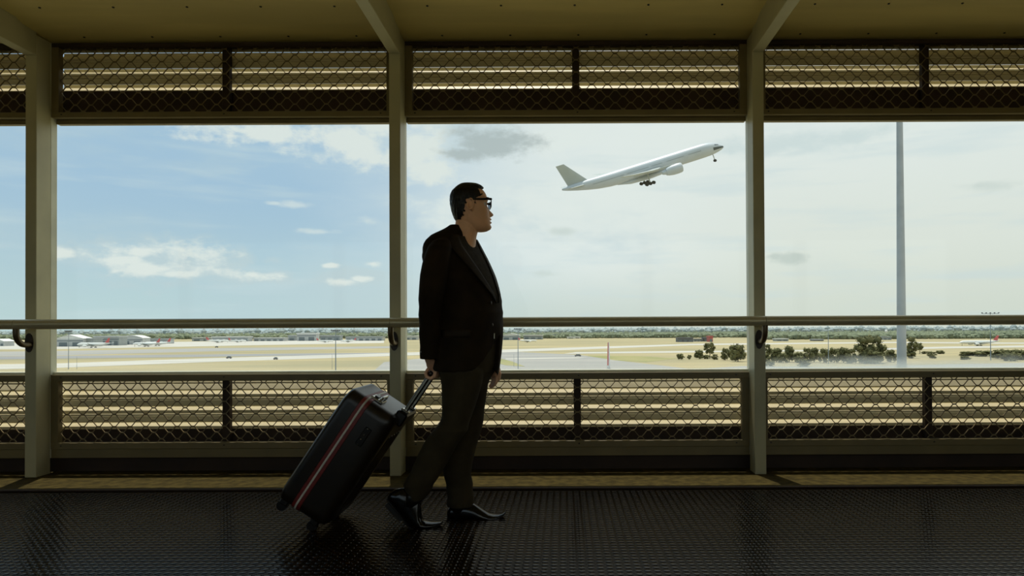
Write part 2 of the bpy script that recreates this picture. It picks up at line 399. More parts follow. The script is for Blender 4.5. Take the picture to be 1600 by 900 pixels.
# ------------------------------------------------------------------ handrail
YR, ZR, RR = 4.46, 1.031, 0.0325
hr = tag(empty('handrail', (PX[3], YR, ZR)), 'long round satin steel handrail running across the whole facade', 'handrail')
off = hr.location
for k in range(len(PX) - 1):
    MB().tube([(PX[k] + 0.0012, YR, ZR), (PX[k + 1] - 0.0012, YR, ZR)], RR, 28).build('rail_tube', 'rail', hr, off, smooth=50)
for i, x in enumerate(PX[1:-1]):
    pts = [(x, YR, ZR - 0.028), (x, YR, ZR - 0.06)]
    for q in range(1, 9):
        t = q / 8 * math.pi / 2
        pts.append((x, YR + 0.075 * (1 - math.cos(t)), ZR - 0.06 - 0.075 * math.sin(t)))
    pts.append((x, YP - 0.004, ZR - 0.135))
    b = MB().tube(pts, 0.0185, 14).build('bracket', 'bracket', hr, off, smooth=50)
    pl = [[(x - 0.006 + 0.027 * math.cos(t), y, ZR - 0.122 + 0.064 * math.sin(t)) for t in [2 * math.pi * q / 20 for q in range(20)]] for y in (YP - 0.008, YP - 0.0005)]
    MB().rings(pl).build('bracket_plate', 'bplate', b, off)

# ------------------------------------------------------------------ airfield
M['grass'] = mat('dry_grass', (166, 154, 120), 0.95, col2=(144, 138, 110), scale=0.02, stretch=(0.35, 1.4, 1), spec=0.1)
M['grass_g'] = mat('green_grass', (132, 134, 92), 0.95, col2=(150, 145, 104), scale=0.03, spec=0.1)
M['asphalt'] = mat('old_asphalt', (142, 142, 138), 0.9, col2=(154, 152, 146), scale=0.02, stretch=(0.3, 2, 1), spec=0.2)
M['asphalt_d'] = mat('dark_asphalt', (128, 129, 130), 0.9, col2=(140, 140, 138), scale=0.03, stretch=(0.2, 2, 1), spec=0.2)
M['concrete'] = mat('pale_concrete', (184, 181, 172), 0.9, col2=(170, 168, 160), scale=0.03, stretch=(0.3, 2, 1), spec=0.2)
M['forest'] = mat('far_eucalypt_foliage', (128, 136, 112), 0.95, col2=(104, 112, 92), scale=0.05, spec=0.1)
M['forest_haze'] = mat('distant_woodland_haze_tinted', (150, 160, 160), 0.95, col2=(136, 148, 148), scale=0.01, spec=0.1)  # blue-grey of distance haze painted into the foliage colour
M['leaf'] = mat('tree_leaf', (112, 111, 76), 0.9, col2=(86, 87, 58), scale=0.8, spec=0.15)
M['bark'] = mat('tree_bark', (90, 78, 60), 0.9)
M['bwall'] = mat('shed_wall_pale', (178, 182, 182), 0.7, var=0.04, scale=0.2)
M['bwall2'] = mat('shed_wall_grey', (150, 157, 158), 0.7, var=0.05, scale=0.2)
M['bdark'] = mat('dark_building', (96, 100, 106), 0.7, var=0.08, scale=0.2)
M['bred'] = mat('red_block', (176, 92, 92), 0.7, var=0.05)
M['roofw'] = mat('white_roof', (214, 216, 213), 0.6, var=0.03, scale=0.2)
M['bglass'] = mat('dark_opening', (104, 116, 122), 0.4)
M['jetw'] = mat('aircraft_white', (186, 195, 202), 0.35, var=0.02, scale=0.2)
M['jetw2'] = mat('parked_aircraft_white', (224, 226, 222), 0.35, var=0.02, scale=0.2)
M['jetred'] = mat('aircraft_red_tail', (200, 92, 92), 0.4, var=0.03)
M['jetgrey'] = mat('aircraft_grey', (168, 176, 174), 0.4, var=0.03, scale=0.2)
M['jetdark'] = mat('aircraft_dark_grey', (84, 92, 92), 0.5)
M['tyre'] = mat('tyre_dark', (62, 62, 58), 0.8)
M['mast'] = mat('mast_grey_steel', (160, 168, 178), 0.5, var=0.04, scale=2)
M['mast_t'] = mat('thin_mast_steel', (132, 146, 158), 0.5)
M['white'] = mat('white_paint', (236, 234, 230), 0.5)
M['mred'] = mat('red_paint', (214, 130, 126), 0.5)
M['car'] = mat('dark_vehicle', (120, 118, 112), 0.5)

def flat(name, pts, z, m, label):
    p = [G(px, py) for px, py in pts]
    me = MB().add([(q.x, q.y, GZ + z) for q in p] + [(q.x, q.y, GZ - 0.05) for q in p],
                  [tuple(range(len(p)))] + [(i, (i + 1) % len(p), len(p) + (i + 1) % len(p), len(p) + i) for i in range(len(p))])
    return struct(me.build(name, m), label)
g = struct(MB().box(-9000, 9000, -9000, 14000, GZ - 1.0, GZ).build('airfield_ground', 'grass'), 'wide flat airfield of dry straw-coloured grass')
flat('apron', [(-300, 547), (95, 545.5), (420, 539), (600, 536), (600, 530.5), (200, 535), (-300, 538)], 0.06, 'concrete', 'pale concrete apron in front of the far terminal buildings')
flat('taxiway', [(-300, 560), (88, 555.5), (330, 549), (610, 544), (610, 541), (330, 544), (88, 548.5), (-300, 553)], 0.05, 'asphalt', 'grey taxiway strip nearest the parked jets')
flat('runway', [(-300, 566), (90, 560.5), (450, 556), (620, 554), (620, 551), (450, 552.5), (90, 556), (-300, 560)], 0.06, 'asphalt_d', 'dark grey runway strip crossing the left bay')
flat('taxiway', [(-300, 584), (90, 575), (320, 566), (520, 559.5), (860, 548), (1080, 539.5), (1400, 536), (1700, 538), (1700, 536), (1400, 534.2), (1080, 537.3), (860, 544), (520, 554.5), (320, 560), (90, 568), (-300, 574)], 0.08, 'concrete', 'pale curving taxiway sweeping from lower left to upper right')
flat('runway', [(560, 600), (600, 566), (700, 556), (800, 549.5), (905, 554.5), (960, 563), (1040, 572), (1120, 582), (1160, 600)], 0.07, 'asphalt', 'broad grey runway surface widening towards the marker post')
flat('runway_line', [(790, 562), (900, 560), (920, 558.6), (860, 559), (790, 560.3)], 0.12, 'concrete', 'pale line across the broad runway')
flat('taxiway', [(880, 553), (1060, 551), (1200, 549.5), (1340, 548), (1340, 546.2), (1060, 548.6), (900, 550.2)], 0.06, 'concrete', 'thin pale taxiway behind the foreground trees')
flat('taxiway', [(1340, 547.8), (1480, 544.4), (1700, 541.2), (1700, 538.5), (1480, 541.5), (1340, 545)], 0.06, 'concrete', 'pale strip under the landing jet')
flat('grass_patch', [(900, 560), (1010, 566), (1060, 560), (990, 556), (920, 555.5)], 0.05, 'grass_g', 'greenish grass wedge right of the marker post')
flat('grass_patch', [(780, 560), (800, 565), (820, 573), (790, 571), (770, 566)], 0.14, 'grass_g', 'greenish grass wedge behind the man')
flat('service_road', [(1040, 580), (1160, 572), (1300, 574), (1460, 570), (1640, 566), (1640, 575), (1300, 584), (1040, 590)], 0.05, 'asphalt', 'grey service road below the foreground trees')

# far woodland: belts of tree crowns along the skyline
def rel(px): return (px - PPX) * math.tan(R(-0.27))      # horizon drift across the frame
def gy(px, d): return 516.3 + rel(px) + d
def belt2(name, n, px0, px1, d0, d1, r0, r1, m, label):
    rnd = random.Random(n + int(px0)); base = MB(); bm = bmesh.new(); bmesh.ops.create_icosphere(bm, subdivisions=1, radius=1)
    bv = [v.co.copy() for v in bm.verts]; bm.verts.index_update(); bf = [[v.index for v in f.verts] for f in bm.faces]; bm.free()
    for i in range(n):
        px = rnd.uniform(px0, px1); p = G(px, gy(px, rnd.uniform(d0, d1))); r = rnd.uniform(r0, r1); hh = r * rnd.uniform(0.7, 1.3)
        base.add([(p.x + v.x * r * rnd.uniform(0.8, 1.3), p.y + v.y * r, GZ + hh * 0.8 + v.z * hh * rnd.uniform(0.8, 1.2)) for v in bv], bf)
    return tag(base.build(name, m), label, 'woodland', None, 'stuff')
belt2('woodland', 5000, -250, 1850, 3.2, 6.0, 8, 17, 'forest_haze', 'distant woodland along the whole skyline, haze painted in as blue-grey')
belt2('woodland', 6000, -250, 760, 7.0, 11.0, 3, 7, 'forest', 'far tree belt behind the terminal buildings on the left')
belt2('woodland', 5000, 780, 1184, 7.0, 12.5, 2.5, 6, 'forest', 'far green tree belt behind the hangars in the middle')
belt2('woodland', 9000, 1185, 1850, 7.0, 16.0, 2.5, 6, 'forest', 'far green tree belt behind the landing jet')

# ---- buildings
def shed(px0, px1, py_t, py_b, wall, roof, label, gable=0.0, depth=18, doors=3, name='hangar', cat='building', curve=False):
    a, b = G(px0, py_b), G(px1, py_b); Y = (a.y + b.y) / 2
    x0, x1 = W(px0, py_b, Y).x, W(px1, py_b, Y).x; zt = W((px0 + px1) / 2, py_t, Y).z
    r = tag(empty(name, ((x0 + x1) / 2, Y, GZ)), label, cat, 'airport buildings'); hw = (x1 - x0) / 2; H = zt - GZ
    eave = H * (1 - gable)
    MB().box(-hw, hw, 0, depth, 0, eave).build('wall', wall, r)
    if gable or curve:
        n = 8 if curve else 2
        pr = [(-hw - .6, eave)] + [(-hw - .6 + (2 * hw + 1.2) * i / n, eave + (H - eave) * (math.sin(math.pi * i / n) if curve else 1 - abs(2 * i / n - 1))) for i in range(1, n)] + [(hw + .6, eave)]
        pr = pr + [(x, z + 0.6) for x, z in pr[::-1]]; k = len(pr)
        MB().add([(x, -1, z) for x, z in pr] + [(x, depth + 1, z) for x, z in pr], [(i, (i + 1) % k, k + (i + 1) % k, k + i) for i in range(k)] + [tuple(range(k)), tuple(range(k, 2 * k))]).build('roof', roof, r)
        h2 = pr[:k // 2]
        MB().add([(x, 0.01, z) for x, z in h2] + [(x, depth, z) for x, z in h2], [tuple(range(len(h2))), tuple(range(len(h2), 2 * len(h2)))]).build('gable_wall', roof if not curve else wall, r)
    else:
        MB().box(-hw - .8, hw + .8, -1.2, depth + 1, eave, eave + max(0.8, H * 0.16)).build('roof', roof, r)
    for i in range(doors):
        w = 2 * hw / doors
        MB().box(-hw + w * (i + 0.2), -hw + w * (i + 0.8), -0.15, 0.1, 0, eave * 0.55).build('bay_door', 'bglass', r)
    if hw > 14: MB().box(-hw * 0.98, hw * 0.98, -0.12, 0.05, eave * 0.68, eave * 0.80).build('window_band', 'bglass', r)
    return r
shed(-12, 6, 530, 540.8, 'bwall', 'roofw', 'white-roofed shed at the left edge behind the first post', 0.35)
shed(88, 130, 523.5, 541.5, 'bwall', 'roofw', 'white gabled hangar with pointed roof beside the first post', 0.33, doors=2)
shed(133, 146, 530, 541.2, 'bwall2', 'bwall2', 'low grey hangar annexe left of the first red-tailed jet', doors=2)
shed(147, 186, 527, 539.8, 'bwall2', 'bwall', 'flat grey terminal wing behind the first red-tailed jet', doors=4)
shed(188, 223, 524.3, 538.5, 'bwall', 'roofw', 'tall white hangar with bright curved roof', 0.3, curve=True, doors=2)
shed(224, 262, 530, 537, 'bwall', 'bwall2', 'low terminal block behind the pair of red tails', doors=4)
shed(300, 330, 528, 533, 'bwall', 'roofw', 'small white shed right of the red tails', doors=2)
shed(331, 388, 526.8, 533.5, 'bwall', 'roofw', 'long white-roofed warehouse near the far trees', doors=6)
shed(396, 444, 528.2, 533, 'bwall', 'roofw', 'low white warehouse left of the broad cream hangar', doors=5)
shed(464, 494, 521.8, 532.6, 'bwall', 'roofw', 'broad cream hangar left of the floodlight mast', doors=2)
shed(450, 461.5, 525, 532.4, 'bwall2', 'bwall', 'small grey annexe of the broad cream hangar', doors=1)
shed(500, 531, 525, 532, 'bwall2', 'bwall', 'grey shed directly behind the floodlight mast', doors=3)
shed(540, 598, 526.5, 532.4, 'bwall', 'bwall2', 'long pale cargo building left of the middle post', doors=6)
shed(632, 652, 525.5, 531, 'bwall', 'roofw', 'pale shed just right of the middle post', doors=2)
shed(784, 812, 521.2, 531.2, 'bwall', 'roofw', 'white gabled hangar right beside the man', 0.3, doors=2)
shed(818, 848, 524.3, 530.4, 'bwall2', 'roofw', 'lower white hangar right of the gabled one', doors=3)
shed(853, 872, 523.2, 528.5, 'bwall2', 'bwall2', 'grey shed half hidden in the trees', doors=2)
shed(886, 898, 526.8, 529, 'roofw', 'roofw', 'small white hut in front of the tree belt', doors=1)
shed(898, 907, 526.4, 528.8, 'roofw', 'roofw', 'second small white hut in front of the tree belt', doors=1)
shed(966, 990, 521.6, 527, 'bwall', 'roofw', 'long white roof among the trees above the marker post', doors=3)
shed(955, 966, 524, 527, 'bwall', 'roofw', 'short white roof left of the long one above the marker post', doors=1)
shed(1059, 1083, 528.4, 534.4, 'bdark', 'bdark', 'dark blue-grey building left of the red block', doors=3)
shed(1084, 1099, 530, 533.6, 'bwall2', 'bdark', 'thin grey link building left of the red block', doors=3)
shed(1100, 1108, 528.2, 533.6, 'bdark', 'bdark', 'small dark building touching the red block', doors=1)
shed(1108, 1114, 526.2, 534.2, 'bred', 'bred', 'tall dull red block above the lone round tree', doors=1)
shed(1213, 1232, 529.8, 533, 'bwall2', 'roofw', 'small white farm shed just right of the right post', doors=2)
shed(1272, 1287, 530.8, 532.8, 'bdark', 'bwall', 'tiny low shed left of the thin mast', doors=2)
rd = shed(1380, 1393, 526.6, 531, 'bwall2', 'bwall2', 'small grey station with a white radar ball on top', doors=2, name='radar_station', depth=12)
hw = 8
MB().ball((1, 6, 14.2), 2.3, 2).build('radar_ball', 'roofw', rd, smooth='all')

# ---- airliners
def airliner(name, tail_mat, full=True):
    bw = 'jetw' if full else 'jetw2'
    r = empty(name); L = 74.0; c = 37.0
    st_ = [(0.0, .08, -.95), (.5, .62, -.88), (1.3, 1.15, -.75), (2.6, 1.75, -.52), (4.5, 2.4, -.28), (7, 2.85, -.1), (10, 3.05, 0), (14, 3.1, 0), (48, 3.1, 0), (53, 2.98, .1), (58, 2.68, .38), (63, 2.2, .85), (68, 1.55, 1.4), (72, .9, 1.85), (74, .35, 2.05)]
    N = 28
    f = MB().rings([[(c - x, rr * math.sin(2 * math.pi * k / N), zz + rr * math.cos(2 * math.pi * k / N)) for k in range(N)] for x, rr, zz in st_]).build('fuselage', bw, r, smooth='all')
    def foil(sections, nm, m):
        P = [(0, 0), (.08, .42), (.3, .5), (.65, .3), (1, 0), (.65, -.25), (.3, -.42), (.08, -.35)]
        return MB().rings([[(c - (x + u * ch), y, z + v * th) if not vert else (c - (x + u * ch), v * th, z) for u, v in P] for (x, y, z, ch, th, vert) in sections]).build(nm, m, r, smooth=60)
    for s in (-1, 1):
        foil([(27.5, s * 1.5, -1.75, 15.5, 1.9, 0), (29.5, s * 3.2, -1.6, 13, 1.7, 0), (36, s * 11, -.7, 8.2, 1.0, 0), (47.5, s * 26, 1.2, 4.0, .5, 0), (53, s * 32, 2.2, 1.6, .2, 0)], 'wing', 'jetgrey')
        foil([(63.3, s * .8, 1.3, 7.2, .7, 0), (71.2, s * 10.6, 2.3, 2.4, .25, 0)], 'tailplane', 'jetgrey')
        e = MB(); y = s * 9.8
        rg = [(23.6, 1.62), (23.2, 1.85), (23.6, 2.05), (25, 2.2), (27.2, 2.15), (29.2, 1.85), (30.3, 1.5), (30.3, 1.2), (32.0, .7)]
        en = e.rings([[(c - x, y + q * math.sin(2 * math.pi * k / 20), -3.1 + q * math.cos(2 * math.pi * k / 20)) for k in range(20)] for x, q in rg], cap0=False).build('engine', bw, r, smooth=50)
        MB().rings([[(c - x, y + q * math.sin(2 * math.pi * k / 20), -3.1 + q * math.cos(2 * math.pi * k / 20)) for k in range(20)] for x, q in ((23.7, 1.6), (24.2, 1.55))]).build('intake', 'jetdark', en)
        MB().box(c - 33, c - 25.5, y - .25, y + .25, -1.6, -.7, .1).build('pylon', 'jetgrey', en)
        g_ = MB().tube([(c - 37, s * 4.6, -1.9), (c - 37, s * 5.2, -6.2)], .28, 10).build('landing_gear', 'jetgrey', r)
        MB().box(c - 38.6, c - 35.2, s * 5.2 - .15, s * 5.2 + .15, -6.35, -6.05).build('bogie', 'jetgrey', g_)
        for q in (-1.55, 0, 1.55):
            for w in (-.55, .55):
                MB().tube([(c - 37 + q, s * 5.2 + w - .2, -6.2), (c - 37 + q, s * 5.2 + w + .2, -6.2)], .72, 14).build('wheel', 'tyre', g_)
    foil([(61.5, 0, 2.2, 9.5, .9, 1), (70.3, 0, 12.2, 3.6, .4, 1)], 'fin', tail_mat)
    MB().tube([(c - 50, 0, -2.9), (c - 44, 0, -3.35), (c - 36, 0, -3.5), (c - 30, 0, -3.35), (c - 25, 0, -2.9)], [.5, 2.2, 2.7, 2.2, .6], 16, squash=.5).build('belly_fairing', bw, r, smooth='all')
    ng = MB().tube([(c - 5.6, 0, -2.4), (c - 5.2, 0, -5.6)], .2, 8).build('nose_gear', 'jetgrey', r)
    for w in (-.4, .4): MB().tube([(c - 5.2, w - .18, -5.6), (c - 5.2, w + .18, -5.6)], .6, 14).build('wheel', 'tyre', ng)
    if full:
        wb = MB()                        # cabin windows: too small to pick apart singly
        for x in np.arange(11.5, 60.5, 0.62):
            if 17.5 < x < 19.2 or 27.5 < x < 29 or 34 < x < 35.2 or 45.2 < x < 46.6: continue
            rr = np.interp(x, [s[0] for s in st_], [s[1] for s in st_]); zz = np.interp(x, [s[0] for s in st_], [s[2] for s in st_])
            for s in (-1, 1):
                z = .55; yy = s * (math.sqrt(rr * rr - (z - zz) ** 2) + .012)
                wb.box(c - x - .12, c - x + .12, yy - .03, yy + .03, z - .16, z + .16)
        o = wb.build('cabin_windows', 'bglass', r); o['kind'] = 'stuff'
        cw_ = MB()
        def pan(xs, zlo, zhi, lift=.03):
            rows = []
            for x in xs:
                rr = np.interp(x, [s[0] for s in st_], [s[1] for s in st_]) + lift; zz = np.interp(x, [s[0] for s in st_], [s[2] for s in st_])
                row = []
                for k in range(5):
                    z = zlo(x) + (zhi(x) - zlo(x)) * k / 4; h_ = max(-1, min(1, (z - zz) / rr)); row.append((c - x, -rr * math.sqrt(1 - h_ * h_), z))
                rows.append(row)
            return rows
        def sheet(rows, nm, m):
            for sgn in (1, -1):
                n = len(rows[0]); v = [(p[0], p[1] * sgn, p[2]) for rw in rows for p in rw]
                MB().add(v, [(i * n + k, i * n + k + 1, (i + 1) * n + k + 1, (i + 1) * n + k) for i in range(len(rows) - 1) for k in range(n - 1)]).build(nm, m, r, smooth='all')
        sheet(pan([.35, .6, .9, 1.3, 2, 2.6, 3.5, 4.5, 5.6], lambda x: -1.15 + .03 * x, lambda x: -.45 + .13 * x), 'nose_panel', 'jetdark')
        sheet(pan([2.6, 3.0, 3.5, 4.0, 4.5], lambda x: .62 + .16 * (x - 2.6), lambda x: .92 + .30 * (x - 2.6)), 'cockpit_window', 'bglass')
    return r
pl = airliner('passenger_jet', 'jetgrey')
tag(pl, 'large white four-bogie airliner climbing steeply in the sky with wheels down', 'airplane')
pl['label'] = 'large white airliner climbing in the sky with its wheels down'
DP = 298.0
pl.location = W(1006, 264.5, DP)
pl.rotation_mode = 'QUATERNION'
pl.rotation_quaternion = (Matrix.Rotation(R(3), 3, 'Z') @ Matrix.Rotation(R(-17.6), 3, 'Y') @ Matrix.Rotation(R(14.5), 3, 'X')).to_quaternion()
jet = airliner('passenger_jet', 'jetred', False)
jets = [(146, 543.2, 0.60, 172, 'red-tailed white jet parked by the pointed hangar'),
        (229, 541.6, 0.54, 170, 'left one of the two red-tailed jets parked side by side'),
        (246, 540.4, 0.54, 172, 'right one of the two red-tailed jets parked side by side'),
        (340, 535.6, 0.5, 8, 'small white jet parked below the long warehouse'),
        (371, 535.0, 0.42, 4, 'smaller white jet right of the one below the long warehouse'),
        (508, 535.2, 0.38, 5, 'small pale jet parked left of the floodlight mast'),
        (544, 534.8, 0.38, 174, 'small pale jet parked right of the floodlight mast'),
        (824, 535.0, 0.40, 8, 'small white jet taxiing right of the man'),
        (1530, 540.3, 0.56, 180, 'red-tailed white jet landing at the far right')]
for i, (px, py, s, rz, lab) in enumerate(jets):
    o = jet if i == 0 else copy_tree(jet)
    p = G(px, py); o.location = (p.x, p.y, GZ + 6.95 * s); o.scale = (s, s, s); o.rotation_euler = (0, 0, R(rz)); tag(o, lab, 'airplane', 'jets on the airfield')

# ---- masts and marker posts
def mast(px, py_t, py_b, arm_px, rad, label, m='mast_t', head=True, Y=None):
    b = G(px, py_b); Y = b.y; zt = W(px, py_t, Y).z; H = zt - GZ
    r = tag(empty('light_mast', (b.x, Y, GZ)), label, 'mast', 'light masts on the airfield')
    MB().tube([(0, 0, 0), (0, 0, H)], [rad, rad * .55], 10).build('mast_pole', m, r, smooth=50)
    if head:
        w = arm_px / F_PX * Y / 2
        MB().box(-w, w, -.2, .2, H - .3, H, .05).build('crossarm', m, r)
        for i in range(5): MB().box(-w + w * i / 2 - .28, -w + w * i / 2 + .28, -.5, .3, H, H + .5, .08).build('floodlight', 'bdark', r)
    return r
mast(107, 517.8, 577, 10, .17, 'thin floodlight mast right of the first post')
mast(120, 557, 577, 4, .09, 'short thin pole beside the leftmost floodlight mast', head=False)
mast(524.5, 517, 579, 12, .26, 'blue-grey floodlight mast left of the middle post')
mast(519, 553, 577, 4, .09, 'short thin pole left of the blue-grey floodlight mast', head=False)
mast(809.5, 514.5, 576, 10, .2, 'floodlight mast just right of the man')
mast(803, 553, 573, 4, .09, 'short thin pole between the man and a floodlight mast', head=False)
mast(1294.5, 510, 569, 9, .2, 'thin mast standing before the dark tree row', head=False)
mast(1548, 489.5, 563, 26, .26, 'tall mast with a wide lamp head at the far right')
# the big near mast
b0, b1 = W(1409, 572, 30), W(1407.5, 195, 30)
r = tag(empty('tall_mast', (b0.x, 30, GZ)), 'thick pale grey tapered mast standing close outside the right window', 'mast')
k = (9.3 - 14.2) / (572 - 195)
def rw(z): return max(0.05, 0.5 * 30 / F_PX * (14.2 + (-4.9) * ((z - b0.z) / (b1.z - b0.z))))
MB().tube([(0, 0, 0), (0, 0, b1.z + 4 - GZ)], [rw(GZ), rw(b1.z + 4)], 24).build('mast_pole', 'mast', r, smooth=40)
MB().tube([(0, 0, 0), (0, 0, .12)], .7, 24).build('base_plate', 'mast', r)
for q in range(8): MB().tube([(.6 * math.cos(q * .785), .6 * math.sin(q * .785), .1), (.6 * math.cos(q * .785), .6 * math.sin(q * .785), .2)], .04, 6).build('bolt', 'mast_t', r)
# red and white marker post
p = G(951, 576); zt = W(951, 535, p.y).z; Hm = zt - GZ
r = tag(empty('marker_post', (p.x, p.y, GZ)), 'red and white tapered marker post standing on the runway edge', 'post')
wb_, wt_ = 4.6 / F_PX * p.y / 2, 2.6 / F_PX * p.y / 2
MB().add([(-wb_, -.3, 1.5), (0, -.3, 1.5), (0, .3, 1.5), (-wb_, .3, 1.5), (-wt_, -.2, Hm), (0, -.2, Hm), (0, .2, Hm), (-wt_, .2, Hm)], [(0, 1, 2, 3), (4, 5, 6, 7), (0, 1, 5, 4), (1, 2, 6, 5), (2, 3, 7, 6), (3, 0, 4, 7)]).build('red_face', 'mred', r)
MB().add([(0.01, -.3, 1.5), (wb_, -.3, 1.5), (wb_, .3, 1.5), (0.01, .3, 1.5), (0.01, -.2, Hm), (wt_, -.2, Hm), (wt_, .2, Hm), (0.01, .2, Hm)], [(0, 1, 2, 3), (4, 5, 6, 7), (0, 1, 5, 4), (1, 2, 6, 5), (2, 3, 7, 6), (3, 0, 4, 7)]).build('white_face', 'white', r)
MB().box(-wb_ * 1.05, wb_ * 1.05, -.5, .5, 0, 1.5, .1).build('base_block', 'white', r)
# vehicles
def car(px, py, ln, label):
    p = G(px, py); r = tag(empty('vehicle', (p.x, p.y, GZ)), label, 'vehicle', 'vehicles on the airfield')
    MB().box(-ln / 2, ln / 2, 0, 2, .5, 1.5, .15).build('body', 'car', r); MB().box(-ln * .3, ln * .35, .15, 1.85, 1.5, 2.3, .2).build('cab', 'bglass', r)
    for sx in (-.32, .32):
        for yy in (0, 1.75): MB().tube([(ln * sx, yy, .45), (ln * sx, yy + .25, .45)], .45, 12).build('wheel', 'tyre', r)
    r.scale = (.7, .7, .7)
car(903, 557, 6.5, 'small dark vehicle crossing the broad runway')
car(430, 562, 3.6, 'small dark vehicle on the pale curving taxiway')
car(357, 560.3, 5, 'long dark vehicle at the edge of the runway strip in the left bay')
car(338, 543, 5, 'small service vehicle below the white jet by the warehouse')

# ---- foreground trees on the airfield
def crown(seed, n=46, leaf=900, squash=1.0):
    rnd = random.Random(seed); mb = MB()
    bm = bmesh.new(); bmesh.ops.create_icosphere(bm, subdivisions=1, radius=1); bv = [v.co.copy() for v in bm.verts]; bm.verts.index_update(); bf = [[v.index for v in f.verts] for f in bm.faces]; bm.free()
    cs_ = []
    for i in range(n):
        a = rnd.uniform(0, 6.283); rr = math.sqrt(rnd.random()) * .78; z = rnd.uniform(-.75, .8); lim = math.sqrt(max(0.02, 1 - z * z))
        cpos = Vector((rr * lim * math.cos(a), rr * lim * math.sin(a), z * squash)); rad = rnd.uniform(.14, .30); cs_.append((cpos, rad))
        mb.add([cpos + v * rad * rnd.uniform(.75, 1.25) for v in bv], bf)
    for i in range(leaf):
        cpos, rad = rnd.choice(cs_); d = Vector((rnd.gauss(0, 1), rnd.gauss(0, 1), rnd.gauss(0, 1))).normalized(); p = cpos + d * rad * rnd.uniform(.9, 1.45)
        u = Vector((rnd.gauss(0, 1), rnd.gauss(0, 1), rnd.gauss(0, 1))).normalized(); w = u.cross(d).normalized(); s = rnd.uniform(.03, .065)
        mb.add([p - u * s - w * s, p + u * s - w * s * .6, p + u * s + w * s, p - u * s * .6 + w * s], [(0, 1, 2, 3)])
    me = bpy.data.meshes.new('crown'); me.from_pydata(mb.v, [], mb.f); me.materials.append(M['leaf']); return me
CR = [crown(3), crown(5, 34, 900), crown(9, 60, 1200, .9), crown(12, 26, 1100)]
tk = MB().tube([(0, 0, 0), (.02, 0, .5), (-.02, .02, 1)], [.045, .035, .02], 8)
for a_ in range(3): tk.tube([(0, 0, .55), (.2 * math.cos(a_ * 2.1), .2 * math.sin(a_ * 2.1), 1.05)], [.022, .01], 6)
tk_o = None
def tree(px, py_t, py_b, w_px, label, v=0, cut=0.35, Yoff=0):
    global tk_o
    b = G(px, py_b); Y = b.y + Yoff; x = W(px, py_b, Y).x; zt = W(px, py_t, Y).z; H = zt - GZ; wr = w_px / F_PX * Y / 2
    r = tag(empty('tree', (x, Y, GZ)), label, 'tree', 'trees and shrubs on the near airfield')
    o = obj('crown', CR[v % 4], r); ch = H * (1 - cut) / 2; o.location = (0, 0, H * cut + ch); o.scale = (wr * 1.05, wr * 1.05, ch * 1.08); o.rotation_euler = (0, 0, px * 1.7)
    if tk_o is None: tk_o = tk.build('trunk', 'bark', r, smooth=60); t = tk_o
    else: t = tk_o.copy(); COL.objects.link(t); t.parent = r
    t.scale = (H * .7, H * .7, H * (cut + .25))
